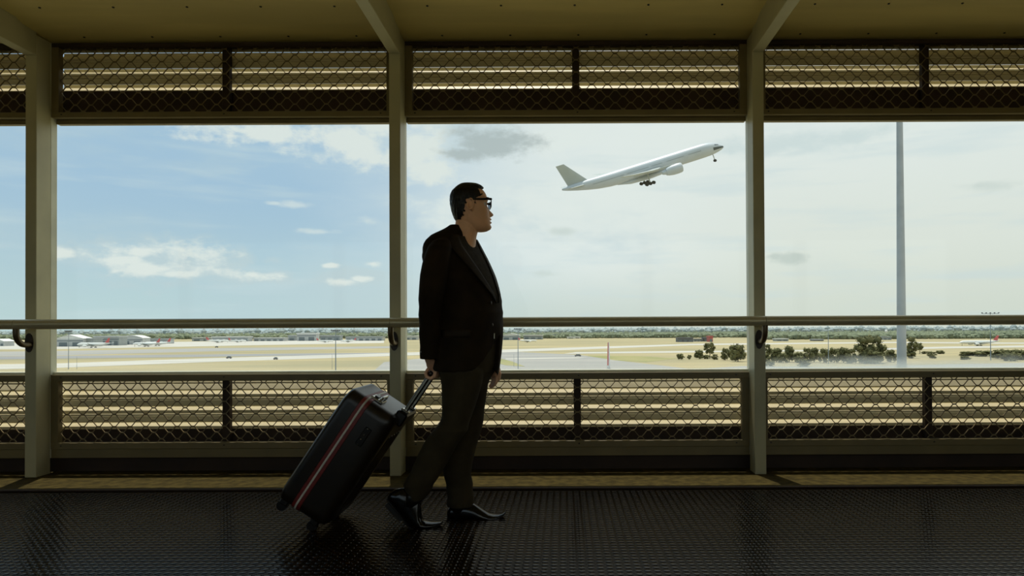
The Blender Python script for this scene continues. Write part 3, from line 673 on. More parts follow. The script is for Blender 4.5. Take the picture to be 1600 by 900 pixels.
T = [(1064, 552, 562, 14, 'leftmost low bush beside the marker post side', 0, .1), (1077, 554.5, 562, 8, 'small round bush second from the left', 1, .1),
     (1092, 547, 561, 17, 'dark rounded bush left of the lone tall-stemmed tree', 2, .05), (1109, 535.5, 560, 19, 'lone round-crowned tree with a visible trunk below the red block', 1, .3),
     (1103, 554, 561, 12, 'low bush at the foot of the lone round-crowned tree', 0, .05), (1117, 554, 562, 14, 'low bush just right of the lone round-crowned tree', 3, .05),
     (1133, 544, 563, 13, 'slim dark shrub left of the big round tree by the right post', 1, .1), (1143, 539, 563, 14, 'narrow tree touching the big round tree by the right post', 0, .15),
     (1153, 538, 565, 28, 'big dense round tree just left of the right post', 2, .05), (1131, 553, 562, 10, 'low shrub left of the slim dark shrub', 3, .05),
     (1200, 539, 563, 14, 'thin tree just right of the right post', 3, .3), (1196, 551, 566, 18, 'dark shrub at the foot of the right post', 0, .05),
     (1213, 544, 566, 22, 'dark bush second right of the right post', 2, .05), (1233, 540.5, 566, 20, 'dome-shaped dark tree left of the thin mast', 2, .1),
     (1224, 552, 567, 18, 'low bush before the dome-shaped tree', 1, .05), (1247, 549, 567, 20, 'bush right of the dome-shaped tree', 0, .05),
     (1262, 545, 567, 20, 'dark bush left of the thin mast', 3, .05), (1272, 543.5, 566, 18, 'taller dark bush next to the thin mast on its left', 2, .08),
     (1287, 543, 567, 20, 'dark bush behind the thin mast', 0, .05), (1303, 544, 567, 20, 'dark bush just right of the thin mast', 1, .05),
     (1318, 543, 567, 22, 'wide bush left of the great spreading tree', 2, .05), (1330, 546, 568, 20, 'bush tucked under the great spreading tree on the left', 3, .05),
     (1352, 527, 568, 36, 'great spreading tree left half, tallest of the row', 3, .08), (1370, 528, 567, 30, 'great spreading tree right half, loose crown', 3, .12),
     (1361, 548, 568, 44, 'dense undergrowth below the great spreading tree', 2, .0), (1392, 545, 566, 20, 'bush between the great tree and the thick mast', 0, .05),
     (1256, 561, 573, 26, 'low green shrub before the dark row', 1, .0), (1202, 563, 572, 18, 'pale low shrub before the right post', 0, .0),
     (1425, 528, 560, 20, 'open tree leaning just right of the thick mast', 3, .3), (1437, 536, 553, 14, 'small crown right of the open tree by the thick mast', 1, .35),
     (1420, 548, 560, 22, 'low bush at the foot of the thick mast', 0, .05), (1447, 549, 553, 16, 'tiny bush left of the ragged shrub', 1, .0), (1457, 550, 560, 16, 'ragged shrub in the open field', 3, .05),
     (1470, 547, 553, 14, 'pale tuft right of the ragged shrub', 0, .0), (1508, 556, 562, 18, 'flat round shrub alone in the open field', 2, .0),
     (1515, 549, 556, 34, 'low long bush below the landing jet', 2, .0), (1540, 547, 557, 34, 'low bush at the foot of the tall mast with lamp head', 0, .0),
     (1565, 546, 561, 36, 'dense bush right of the tall lamp mast', 2, .0), (1590, 545, 562, 36, 'dense bush at the right edge of the view', 0, .0),
     (1578, 551, 564, 30, 'low front bush near the right edge', 1, .0), (1618, 544, 562, 34, 'bush beyond the right edge', 3, .0)]
for t in T: tree(*t)

# ------------------------------------------------------------------ suitcase
M['case'] = mat('suitcase_black_shell', (32, 24, 14), 0.34, var=0.1, scale=20, bump=0.04, bscale=200, spec=0.45)
M['case_red'] = mat('suitcase_red_band', (118, 34, 28), 0.5, var=0.12, scale=30)
M['case_white'] = mat('suitcase_white_zip', (206, 200, 184), 0.5, var=0.05, scale=60)
M['chrome'] = mat('brushed_chrome', (190, 188, 178), 0.22, metal=0.9, var=0.05)
M['plastic'] = mat('black_plastic', (22, 17, 12), 0.3, spec=0.5)
TILT = R(34.0); WX = W(483, 829, 3.31).x; CY = 3.51
sc = tag(empty('suitcase', (WX, CY, 0.026), (0, TILT, 0)), 'black hard-shell trolley suitcase with a red and white stripe, tilted behind the man', 'suitcase')
CB, HT, HY, ZB, ZT = -0.0775, 0.1425, 0.205, 0.024, 0.672
def rrect(x, inset, r, extra=0.0, n=7):
    y0, y1, z0, z1 = -HY + inset - extra, HY - inset + extra, ZB + inset - extra, ZT - inset + extra
    pts = []
    for cy_, cz_, a0 in ((y1 - r, z1 - r, 0), (y0 + r, z1 - r, 90), (y0 + r, z0 + r, 180), (y1 - r, z0 + r, 270)):
        for k in range(n + 1):
            t = R(a0 + 90 * k / n); pts.append((x, cy_ + r * math.cos(t), cz_ + r * math.sin(t)))
    return pts
SX = CB - 0.036                       # where the halves meet
def shell(x0, x1, sgn):
    secs = []
    for t in (0, .25, .5, .7): secs.append(rrect(x0 + (x1 - x0) * t, 0.0, .062))
    bw = abs(x1 - x0) * .3
    for k in range(1, 7):
        a = R(15 * k); secs.append(rrect(x1 - sgn * bw * (1 - math.sin(a)), .045 * (1 - math.cos(a)) + .001, .060))
    return secs
fs = MB().rings(shell(SX - .023, CB - HT, -1)).build('front_shell', 'case', sc, smooth=50)
bs = MB().rings(shell(SX + .023, CB + HT, 1)).build('back_shell', 'case', sc, smooth=50)
for zz in (-.10, -.05, 0.0, .05, .10):   # pressed ribs of the front shell
    MB().box(CB - HT - .004, CB - HT + .003, zz - .009, zz + .009, ZB + .09, ZT - .09, .003).build('rib', 'case', fs)
    MB().box(CB + HT - .003, CB + HT + .004, zz - .009, zz + .009, ZB + .09, ZT - .12, .003).build('rib', 'case', bs)
MB().rings([rrect(SX - .0228, .001, .06), rrect(SX - .021, 0, .06, .002), rrect(SX + .021, 0, .06, .002), rrect(SX + .0228, .001, .06)]).build('red_band', 'case_red', sc, smooth=50)
MB().rings([rrect(SX - .0058, 0, .06, .0005), rrect(SX - .0042, 0, .06, .0045), rrect(SX + .0042, 0, .06, .0045), rrect(SX + .0058, 0, .06, .0005)]).build('white_zip', 'case_white', sc, smooth=50)
tl = MB().box(SX - .004, SX + .062, -.135, -.045, ZT - .001, ZT + .012, .004).build('lock_plate', 'chrome', sc)
MB().box(SX + .008, SX + .03, -.12, -.06, ZT + .012, ZT + .02, .003).build('lock_dial', 'plastic', tl)
MB().tube([(SX + .045, -.12, ZT + .012), (SX + .046, -.10, ZT + .028), (SX + .046, -.03, ZT + .028), (SX + .045, -.01, ZT + .01)], .007, 10).build('carry_handle', 'chrome', sc, smooth=60)
hb = MB().box(CB + HT - .038, CB + HT + .020, -.11, .11, ZT - .05, ZT + .022, .008).build('handle_socket', 'plastic', sc)
for yy in (-.07, .07): MB().box(CB + HT - .03, CB + HT + .014, yy - .022, yy + .022, ZT + .022, ZT + .034, .004).build('socket_collar', 'chrome', hb)
GX, GZL = CB + HT - .008, 0.925
for yy in (-.07, .07):
    MB().tube([(GX, yy, ZT - .02), (GX, yy, GZL - .006)], .0105, 12).build('handle_pole', 'plastic', sc, smooth=50)
    MB().box(GX - .0045, GX + .0045, yy - .0115, yy - .0098, ZT + .03, GZL - .02).build('pole_trim', 'chrome', sc)
gp = MB().tube([(GX, -.082, GZL), (GX, -.06, GZL + .004), (GX, 0, GZL + .006), (GX, .06, GZL + .004), (GX, .082, GZL)], [.013, .0155, .0155, .0155, .013], 14).build('handle_grip', 'plastic', sc, smooth=50)
MB().ball((GX, -.083, GZL), .0125, 2, (1, .5, 1)).build('grip_button', 'plastic', gp, smooth='all')
for px_, lab in ((0.0, 0), (CB - .1, 1)):
    for yy in (-.155, .155):
        fk = MB().box(px_ - .022, px_ + .022, yy - .02, yy + .02, .008, ZB + .012, .005).build('wheel_fork', 'plastic', sc)
        MB().tube([(px_, yy - .013, 0), (px_, yy + .013, 0)], .0255, 18).build('wheel', 'plastic', fk, smooth=40)
cl = MB().box(SX + .07, SX + .105, -HY - .004, -HY + .003, ZT - .21, ZT - .11, .003).build('side_lock', 'plastic', sc)
for q in (0, .03, .055, .09): MB().ball((SX + .085, -HY - .004, ZT - .205 + q), .0035, 1).build('lock_stud', 'chrome', cl)

# ------------------------------------------------------------------ the man
M['skin'] = mat('skin', (240, 184, 144), 0.5, var=0.05, scale=14, bump=0.02, bscale=120, spec=0.35)
M['hair'] = mat('black_hair', (20, 14, 9), 0.45, var=0.3, scale=40, bump=0.35, bscale=90, stretch=(1, 1, 0.35), spec=0.4)
M['jacket'] = mat('jacket_black_wool', (40, 29, 15), 0.85, var=0.15, scale=9, bump=0.10, bscale=220, spec=0.15)
M['lapel'] = mat('lapel_black', (42, 31, 17), 0.7, var=0.1, scale=30, spec=0.2)
M['shirt'] = mat('shirt_charcoal', (52, 46, 36), 0.85, var=0.12, scale=40, bump=0.08, bscale=160, spec=0.1)
M['trouser'] = mat('trouser_charcoal', (62, 53, 36), 0.85, var=0.14, scale=7, bump=0.08, bscale=200, spec=0.12)
M['shoe'] = mat('shoe_patent_black', (14, 10, 7), 0.16, var=0.1, spec=0.5)
M['sole'] = mat('shoe_sole', (22, 17, 11), 0.5)
M['frame'] = mat('spectacle_frame_black', (24, 20, 14), 0.3)
M['eye'] = mat('eye_white', (210, 204, 196), 0.2)
M['iris'] = mat('eye_iris', (38, 24, 14), 0.2)
M['button'] = mat('button_dark', (58, 50, 38), 0.3)
M['lens'] = bpy.data.materials.new('spectacle_lens'); M['lens'].use_nodes = True
_t = NT(M['lens'].node_tree); _t.n.clear(); _a = _t.node('ShaderNodeBsdfTransparent'); _a.inputs[0].default_value = (.93, .94, .93, 1); _b = _t.node('ShaderNodeBsdfGlossy'); _b.inputs['Roughness'].default_value = .03
_f = _t.node('ShaderNodeFresnel'); _f.inputs[0].default_value = 1.35; _m = _t.node('ShaderNodeMixShader'); _o = _t.node('ShaderNodeOutputMaterial')
_t.l.new(_f.outputs[0], _m.inputs[0]); _t.l.new(_a.outputs[0], _m.inputs[1]); _t.l.new(_b.outputs[0], _m.inputs[2]); _t.l.new(_m.outputs[0], _o.inputs[0])

YM = 3.50
PL = Vector((W(720, 800, YM).x, YM, 0.0))
man = tag(empty('person', PL), 'man in a black jacket, glasses and dark trousers walking right and pulling a suitcase', 'person')
PHI = R(22)
FD, RD = Vector((math.cos(PHI), -math.sin(PHI), 0)), Vector((-math.sin(PHI), -math.cos(PHI), 0))
#        py, back, front, half breadth
TORSO = [(590, 686, 774, .190), (578, 684, 777, .195), (550, 683, 781, .197), (520, 681, 784, .195), (490, 678, 784, .192), (462, 674, 780, .196), (430, 670, 767, .206), (405, 668, 755, .214),
         (390, 670, 747, .212), (380, 674, 742, .196), (372, 681, 738, .165), (365, 691, 735, .125), (358, 700, 731, .085), (353, 705, 728, .060)]
TP = [t[0] for t in TORSO][::-1]
def tor(py, i): return float(np.interp(py, TP, [t[i] for t in TORSO][::-1]))
def sgnpow(v, e): return math.copysign(abs(v) ** e, v)
def J(py, th, out=0.0, zpy=None, n=2.3):   # point on the jacket surface
    bk, fr, b = tor(py, 1), tor(py, 2), tor(py, 3)
    c = W((bk + fr) / 2, py, YM); E = (fr - bk) / 2 / F_PX * YM
    a = math.sqrt(max(.0009, E * E - (b * math.sin(PHI)) ** 2)) / math.cos(PHI)
    p = c + FD * (a + out) * sgnpow(math.cos(th), 2 / n) - RD * (b + out) * sgnpow(math.sin(th), 2 / n)
    if zpy is not None: p.z = W(720, zpy, YM).z
    return p
def hem(th):                           # hem line of the open jacket, cut away at the front
    d = math.degrees(th)
    if d > 180: d -= 360
    if d > 6: return 578 + 10 * math.exp(-((d - 35) / 40) ** 2)
    if d > -48: return 578 - 58 * ((d + 48) / 54) ** 1.6
    return 578 + 1.5 * math.sin(d * .05)
NT_ = 72
jk = MB(); rings = []
TH = [2 * math.pi * k / NT_ for k in range(NT_)]
for t in [1, .85, .7, .55, .4, .25, .1]:
    ring = []
    for th in TH:
        hz = hem(th); py = 506 + t * (hz - 506); w = .003 * t * math.sin(th * 5 + 1) + .002 * math.sin(th * 9)
        ring.append(J(py, th, w + .004 * t))
    rings.append(ring)
for py in list(range(500, 375, -6)) + [372, 368, 364, 360, 356, 353]:
    rings.append([J(py, th, .002 * math.sin(th * 3 + py * .07) + .0015 * math.sin(py * .35 + th)) for th in TH])
jk.rings(rings, c0=W(728, 512, YM))
SHO_R = W(709, 392, YM) + RD * .185; SHO_L = W(709, 392, YM) - RD * .185
def limb(mb, pts, n=24):               # pts: (center, half extent along x, half extent along y)
    rr = []
    for c, ax, ay in pts: rr.append([c + Vector((ax * math.cos(2 * math.pi * k / n), ay * math.sin(2 * math.pi * k / n), 0)) for k in range(n)])
    mb.rings(rr)
def sl(px0, px1, py, Y, hy, j=0.0):    # sleeve section from its pixel extents
    a, b = W(px0, py, Y), W(px1, py, Y); c = (a + b) / 2; c.x += j; return (c, (b.x - a.x) / 2, hy)
limb(jk, [sl(686, 700, 372, 3.36, .035), sl(677, 704, 377, 3.33, .055), sl(669, 706, 386, 3.31, .066), sl(664, 705, 398, 3.30, .069), sl(660, 703, 412, 3.29, .068), sl(656.5, 700, 430, 3.285, .066),
          sl(655, 697, 450, 3.28, .064), sl(654, 694, 468, 3.28, .062), sl(655, 691, 480, 3.285, .059), sl(654, 690, 492, 3.29, .060), sl(655.5, 689, 506, 3.30, .057), sl(655, 688, 522, 3.315, .056), sl(656.5, 687, 540, 3.335, .053),
          sl(656, 687, 552, 3.35, .053), sl(656.5, 687, 561, 3.36, .053)])
limb(jk, [sl(725, 745, 380, 3.64, .04), sl(718, 752, 388, 3.67, .062), sl(716, 754, 400, 3.69, .066), sl(722, 758, 430, 3.70, .064), sl(732, 765, 470, 3.70, .060), sl(742, 772, 510, 3.69, .056), sl(752, 779, 545, 3.68, .052), sl(757, 781, 568, 3.67, .046)])
# collar band round the neck
cr = []
for k in range(25):
    t = R(-125 + 250 * k / 24); c = W(723, 366, YM)
    lift = .5 + .5 * math.cos(R(180) - abs(t) * 0 - 0) if False else 0
    ang = math.pi + t * .80
    back = .5 - .5 * math.cos(ang)      # 1 at the nape, 0 at the throat
    base = Vector((c.x - .006 + .060 * math.cos(ang), YM + .074 * math.sin(ang), 0)); o_ = Vector((math.cos(ang), math.sin(ang), 0))
    z0 = c.z - .045 + .050 * back; z1 = z0 + .030 + .006 * back
    cr.append([Vector((base.x, base.y, z1)) - o_ * .002, Vector((base.x, base.y, z1 + .002)) + o_ * .006, Vector((base.x, base.y, z0)) + o_ * .020, Vector((base.x, base.y, z0)) + o_ * .004])
jk.rings(cr)
jko = remeshed(jk, 'jacket', 'jacket', man, PL, .0048, 4, .5)
# lapels, shirt front, buttons, pocket
def strip(rows, th=.003):
    n = len(rows[0]); mb = MB()
    v = [p for r in rows for p in r]
    mb.add(v, [(i * n + k, i * n + k + 1, (i + 1) * n + k + 1, (i + 1) * n + k) for i in range(len(rows) - 1) for k in range(n - 1)]); return mb
def solid(o, t):
    md = o.modifiers.new('t', 'SOLIDIFY'); md.thickness = t; md.offset = 0
pys = list(np.linspace(372, 474, 18))
def vw(py): return R(np.interp(py, [372, 385, 430, 474], [26, 22, 13, 2]))
sh = strip([[J(py, -vw(py) * 1.15 + 2.3 * vw(py) * k / 8, .006) for k in range(9)] for py in pys]).build('shirt', 'shirt', man, PL, smooth='all'); solid(sh, .003)
for s in (-1, 1):
    wid = lambda py: R(np.interp(py, [372, 388, 400, 474], [18, 26, 24, 2]))
    lp = strip([[J(py, s * (vw(py) + wid(py) * k / 6), .011) for k in range(7)] for py in pys]).build('lapel', 'lapel', jko, PL, smooth='all'); solid(lp, .004)
for py in (475, 508):
    p = J(py, R(-14), .007); MB().ball(p, .0095, 2, (.5, .9, 1)).build('button', 'button', jko, PL, smooth='all')
pk = strip([[J(py, R(a), .006) for a in np.linspace(-100, -52, 8)] for py in (515, 519, 523, 527)]).build('pocket_flap', 'lapel', jko, PL, smooth='all'); solid(pk, .004)
for q in range(3):
    p = W(658.5, 538 + q * 6, 3.315); MB().ball(p, .0055, 1, (1, .6, 1)).build('cuff_button', 'chrome', jko, PL)

# trousers
tr = MB()
def lg(py, b_, f_, Y, hy): return sl(b_, f_, py, Y, hy)
NEAR = [(560, 688, 752, 3.43, .10), (580, 687, 756, 3.42, .105), (600, 690, 753, 3.42, .100), (620, 691, 747, 3.42, .094), (640, 691, 741, 3.42, .088), (652, 690, 737, 3.42, .084), (662, 685, 734, 3.42, .082), (672, 677, 730, 3.42, .080),
        (684, 668, 722, 3.42, .079), (696, 660.5, 714, 3.42, .077), (710, 653.5, 706, 3.42, .074), (724, 647.5, 699, 3.42, .071), (738, 641, 690, 3.42, .069), (748, 636, 682, 3.42, .067), (757, 631.5, 678, 3.42, .065), (766, 633, 673, 3.42, .062), (774, 638, 667, 3.42, .056), (781, 643, 660, 3.42, .045)]
FAR = [(560, 700, 772, 3.58, .10), (580, 700, 769, 3.58, .105), (600, 700, 763, 3.58, .100), (620, 699, 760, 3.58, .094), (640, 698, 757, 3.58, .088), (660, 697, 754, 3.58, .084), (680, 696, 750.5, 3.58, .080), (695, 694, 745, 3.58, .078), (710, 693, 741, 3.58, .075),
       (726, 692.5, 738, 3.58, .072), (742, 693.5, 736, 3.58, .070), (756, 695.5, 738.5, 3.58, .068), (766, 696, 737.5, 3.58, .066), (776, 698, 739.5, 3.58, .064), (784, 698.5, 738.5, 3.58, .062), (791, 700, 739.5, 3.58, .060)]
def wrinkle(L, seed):
    rnd = random.Random(seed); res = []
    for (py, b_, f_, Y, hy) in L:
        k = 2.4 if py > 744 else 1.6 if 645 < py < 685 else .4
        res.append(lg(py, b_ + rnd.uniform(-.8, .8) * k, f_ + rnd.uniform(-.8, .8) * k, Y, hy + rnd.uniform(-.002, .002) * k))
    return res
limb(tr, wrinkle(NEAR, 1), 28); limb(tr, wrinkle(FAR, 2), 28)
hips = []
for py, o_ in ((612, -.075), (604, -.058), (596, -.042), (588, -.029), (580, -.020), (570, -.015), (550, -.014), (532, -.014), (520, -.014)):
    hips.append([J(min(py, 590), th, o_, zpy=py) for th in TH])
tr.rings(hips)
remeshed(tr, 'trousers', 'trouser', man, PL, .0048, 3, .5)
bl = MB().rings([[J(py, th, o_) for th in TH] for py, o_ in ((529, -.012), (529, -.009), (521, -.009), (521, -.012))], False, False).build('belt', 'plastic', man, PL, smooth=50)
p = J(525, R(-3), -.006); MB().box(p.x - .004, p.x + .004, p.y - .018, p.y + .018, p.z - .016, p.z + .016, .003).build('buckle', 'chrome', bl, PL)

# shoes: sections (px, py of sole, py of top, half width) walked from heel to toe
def shoe(secs, Y, sole_h):
    up, so = MB(), MB(); ru, rs = [], []
    for (px, ps, pt, hw, tx) in secs:   # tx: horizontal pixel shift of the top against the sole
        b, t = W(px, ps, Y), W(px + tx, pt, Y); d = t - b; ring = []; h_ = d.length; dn = d.normalized()
        n = 20
        for k in range(n):
            a = 2 * math.pi * k / n; u = sgnpow(math.cos(a), .85) * hw; v = .5 + .5 * sgnpow(math.sin(a), .75)
            wsc = 1.0 - .32 * max(0, v - .5) * 2
            ring.append(b + dn * (v * (h_ - sole_h * .6) + sole_h * .6) + Vector((0, u * wsc, 0)))
        ru.append(ring)
        rs.append([b + dn * (sole_h if math.sin(2 * math.pi * k / n) > 0 else 0) + Vector((0, sgnpow(math.cos(2 * math.pi * k / n), .7) * (hw + .003), 0)) for k in range(n)])
    up.rings(ru); so.rings(rs); return up, so
NS = [(606, 779, 769, .022, 5), (609, 783, 764, .030, 9), (616, 791, 762, .034, 16), (624, 800, 766, .036, 20), (631, 809, 772, .038, 23), (637, 817, 780, .041, 21), (643, 822.5, 790, .045, 15), (650, 825.5, 803, .047, 8), (658, 826.5, 812, .047, 2),
      (667, 826.2, 814.5, .044, 0), (675, 825, 815.5, .038, 0), (682, 822.5, 815.5, .030, 1), (688, 819.5, 815, .019, 1), (692, 817, 814.5, .008, 0)]
FS = [(699.5, 806, 797, .022, 0), (701, 810, 792, .030, 0), (706, 811.5, 788, .034, 0), (716, 812, 785, .036, 0), (728, 812.5, 785, .038, 2), (738, 813.2, 787, .041, 3), (746, 814.5, 792, .045, 3), (755, 815, 797, .047, 2), (764, 815, 801.5, .046, 0), (772, 814, 803.5, .042, 0), (779, 811, 803.5, .034, 0), (785, 806.5, 801.5, .024, 1), (790, 801.5, 799, .010, 0)]
for secs, Y in ((NS, 3.42), (FS, 3.575)):
    up, so = shoe(secs, Y, .009); u = up.build('shoe', 'shoe', man, PL, smooth='all'); s_ = so.build('sole', 'sole', u, PL, smooth=40)
    i0, i1 = secs[1], secs[4]
    a, b = W(i0[0] - 1, i0[1] + .5, Y), W(i1[0], i1[1] + .5, Y); nrm = Vector((b.z - a.z, 0, a.x - b.x)).normalized()
    hb_ = MB(); q = [a, b, b + nrm * .016, a + nrm * .022]
    hb_.add([(p.x, Y - .030, max(p.z, .002)) for p in q] + [(p.x, Y + .030, max(p.z, .002)) for p in q], [(0, 1, 2, 3), (4, 5, 6, 7), (0, 1, 5, 4), (1, 2, 6, 5), (2, 3, 7, 6), (3, 0, 4, 7)]); hb_.build('heel', 'sole', u, PL)
    for k in range(3):
        sx = secs[5 + (k // 2) - (1 if k == 0 else 0)]; t = W(sx[0] + sx[4] + k * 1.5, sx[2] + 1 + k * 2, Y)
        MB().tube([t + Vector((0, -.022, -.006)), t + Vector((.003, 0, .003)), t + Vector((0, .022, -.006))], .0024, 6).build('lace', 'frame', u, PL)

# ---- body: one continuous skin (head, neck, torso, arms, hands, legs)
body = MB()
HC = W(732, 324, YM); HK = YM / F_PX; HYAW = R(13); HR = Matrix.Rotation(HYAW, 3, 'Z'); HSX = 1 / math.cos(HYAW)
def HP(px, py, y):                      # head-local (side view pixel, lateral metres) -> world
    v = Vector(((px - 732) * HK * HSX, y, -(py - 324) * HK)); return HC + HR @ v
HEAD = [(289.5, 727, 739, .014), (291, 721, 746, .034), (294, 715, 751, .052), (299, 710.5, 756.2, .066), (304, 708.5, 759, .0725), (309, 707.5, 760.6, .076), (314, 707.5, 760.8, .0775), (319, 707.5, 759.6, .0775), (324, 708, 760.2, .077), (329, 709, 761.8, .0755), (334, 710, 762.8, .073), (338, 711, 763.3, .0705),
        (342, 712, 763.8, .067), (346, 714, 764.2, .063), (350, 717, 765.3, .058), (354, 721, 766.0, .051), (358, 726, 764.8, .042), (361, 732, 760, .030), (362.5, 738, 754, .016)]
hp = [r[0] for r in HEAD]
def hd(py, i): return float(np.interp(py, hp, [r[i] for r in HEAD]))
def g1(x, m_, s_): return math.exp(-((x - m_) / s_) ** 2)
def head_ring(py, grow=0.0, feat=True, n=64):
    bk, fr, w = hd(py, 1) , hd(py, 2), hd(py, 3); c = (bk * .52 + fr * .48); res = []
    for k in range(n):
        a = 2 * math.pi * k / n; ca, sa = math.cos(a), math.sin(a)
        e = .86 if ca > 0 else 1.0
        x = (fr - c) * sgnpow(ca, e) if ca > 0 else (c - bk) * ca
        y = w * sgnpow(sa, .92)
        x += grow / HK * ca; y += grow * sa
        if feat and ca > 0:
            ys = abs(y)
            nose = np.interp(py, [313, 317, 322, 328, 332, 334.5, 336.5, 338.5, 340], [0, .3, 1.3, 3.2, 6.4, 7.9, 6.6, 2.2, 0]) * g1(ys, 0, np.interp(py, [318, 330, 336], [.0085, .0115, .0155]))
            lips = (3.9 * g1(py, 342.0, 1.8) + 3.3 * g1(py, 347.0, 1.9)) * g1(ys, 0, .021) - 1.4 * g1(py, 344.5, .9) * g1(ys, 0, .02)
            chin = 1.2 * g1(py, 355, 3.5) * g1(ys, 0, .022) - .9 * g1(py, 350, 1.5) * g1(ys, 0, .022)
            sock = -3.0 * g1(py, 319.5, 4.2) * g1(ys, .032, .018); brow = 1.2 * g1(py, 311.5, 2.5) * g1(ys, .03, .026)
            cheek = 1.2 * g1(py, 330, 6) * g1(ys, .045, .02)
            x += nose + lips + chin + sock + brow + cheek
        res.append(HP(c + x, py, y))
    return res
body.rings([head_ring(py) for py in np.concatenate([np.arange(289.5, 300, 1.5), np.arange(300, 362.6, 1.0)])])
def nk(py, b_, f_, w, yaw=0.0): # neck section
    a, b = W(b_, py, YM), W(f_, py, YM); c = (a + b) / 2; ax = (b.x - a.x) / 2
    return [c + Vector((ax * math.cos(2 * math.pi * k / 28), w * math.sin(2 * math.pi * k / 28), 0)) for k in range(28)]
body.rings([nk(330, 715, 741, .050), nk(340, 713, 745, .054), nk(350, 711.5, 747, .056), nk(360, 709.5, 747, .057), nk(370, 706, 744.5, .060), nk(380, 700, 743.5, .072), nk(392, 694, 742, .09)])
body.rings([[J(py, th, -.026) for th in TH] for py in (568, 556, 530, 500, 470, 440, 415, 400, 390, 382)])
for L in (NEAR, FAR): limb(body, [(c, ax * .74, ay * .74) for c, ax, ay in [lg(*q) for q in L]])
for Y, pts in ((3.42, [(650, 772), (644, 784), (643, 793), (649, 805), (658, 817), (672, 820)]), (3.575, [(719, 785), (714, 799), (722, 805), (740, 806), (758, 809), (770, 809)])):
    body.tube([W(px, py, Y) for px, py in pts], [.036, .029, .022, .019, .013, .009], 14)
# ears
for s in (-1, 1):
    pts = []
    for k in range(13):
        t = R(110 - 300 * k / 12); pts.append(HP(732.2 + 4.6 * math.cos(t) - .12 * (324 - 0) * 0 - 1.0 * math.sin(t) * -.6, 323 - 8.3 * math.sin(t), s * (.0845 + .006 * (1 - math.cos(t)) * .5)))
    body.tube(pts, [.0040, .0044, .0046, .0048, .0048, .0048, .0048, .0046, .0046, .0048, .0050, .0046, .004], 8)
    body.ball(HP(733.5, 324.5, s * .0765), .019, 2, (.72, .36, 1.2)); body.ball(HP(735.8, 331.8, s * .0795), .0062, 2, (1, .6, 1.2)); body.ball(HP(736.8, 324.5, s * .080), .0050, 1, (.7, .7, 1.3))
# arms
body.tube([SHO_R + Vector((.01, .05, -.03)), W(678, 440, 3.29), W(672, 482, 3.29), W(671, 520, 3.315), W(671.5, 552, 3.355)], [.036, .038, .034, .032, .026], 16)
body.tube([SHO_L + Vector((0, -.05, -.03)), W(742, 440, 3.69), W(752, 480, 3.70), W(763, 520, 3.685), W(769, 560, 3.67)], [.036, .038, .034, .032, .026], 16)
# right hand closed round the trolley grip
GRIP = Vector((WX, CY, .026)) + Matrix.Rotation(TILT, 3, 'Y') @ Vector((GX, 0, GZL + .005))
WR = W(672.5, 556, 3.375)
hx = lambda dx_, dz_, y: Vector((GRIP.x + dx_, y, GRIP.z + dz_))
body.tube([WR + Vector((0, 0, .03)), WR, WR.lerp(hx(.020, .030, 3.445), .5), hx(.026, .030, 3.445), hx(.031, .006, 3.447)], [.025, .025, .027, .029, .022], 16, squash=1.35)
for i, (yy, k_) in enumerate(((3.408, .88), (3.434, 1.0), (3.460, 1.05), (3.486, 1.0))):
    body.tube([hx(.026, .028, 3.445 + (yy - 3.445) * .7), hx(.033 * k_, .006, yy), hx(.025 * k_, -.019 * k_, yy), hx(.003, -.0275, yy + .001), hx(-.019 * k_, -.020, yy + .002), hx(-.026 * k_, -.001, yy + .002), hx(-.021 * k_, .013 * k_, yy + .002)],
              [.0115, .0112, .0105, .0098, .0092, .0086, .0070], 10)
body.tube([hx(.012, .040, 3.470), hx(-.004, .031, 3.490), hx(-.020, .021, 3.492), hx(-.030, .006, 3.484), hx(-.031, -.008, 3.478)], [.0145, .0125, .0110, .0102, .0075], 10)
body.tube([WR + Vector((-.004, -.004, -.005)), hx(-.004, .036, 3.425), hx(-.012, .030, 3.43)], [.021, .017, .010], 12)
# left hand hanging relaxed
WL = W(770.5, 567, 3.67); 
body.tube([WL + Vector((0, 0, .03)), WL, W(772, 576, 3.665), W(773.5, 584, 3.66), W(773.8, 589, 3.66)], [.025, .024, .026, .028, .020], 14, squash=1.25)
for i, (yo, ln) in enumerate(((-.030, .82), (-.010, .97), (.010, 1.04), (.029, .95))):
    b_ = W(773.5, 587, 3.66) + Vector((-.0085 * (i - 1.3), yo * .8, 0)); s_ = ln
    body.tube([b_, b_ + Vector((.001, yo * .15, -.026)) * s_, b_ + Vector((-.007, yo * .2, -.048)) * s_, b_ + Vector((-.020, yo * .2, -.066)) * s_], [.0105, .0096, .0088, .0065], 10)
b_ = W(775, 578, 3.66) + Vector((.008, -.012, 0)); body.tube([b_, b_ + Vector((.012, -.012, -.022)), b_ + Vector((.010, -.014, -.044)), b_ + Vector((.004, -.013, -.058))], [.014, .0115, .010, .007], 10)
remeshed(body, 'body', 'skin', man, PL, .0029, 1, .5)

for Y, pts in ((3.42, [(655, 764), (646, 778), (641, 790)]), (3.575, [(718, 776), (717, 790), (716, 800)])):
    MB().tube([W(px, py, Y) for px, py in pts], [.046, .045, .040], 16).build('sock', 'frame', man, PL, smooth='all')
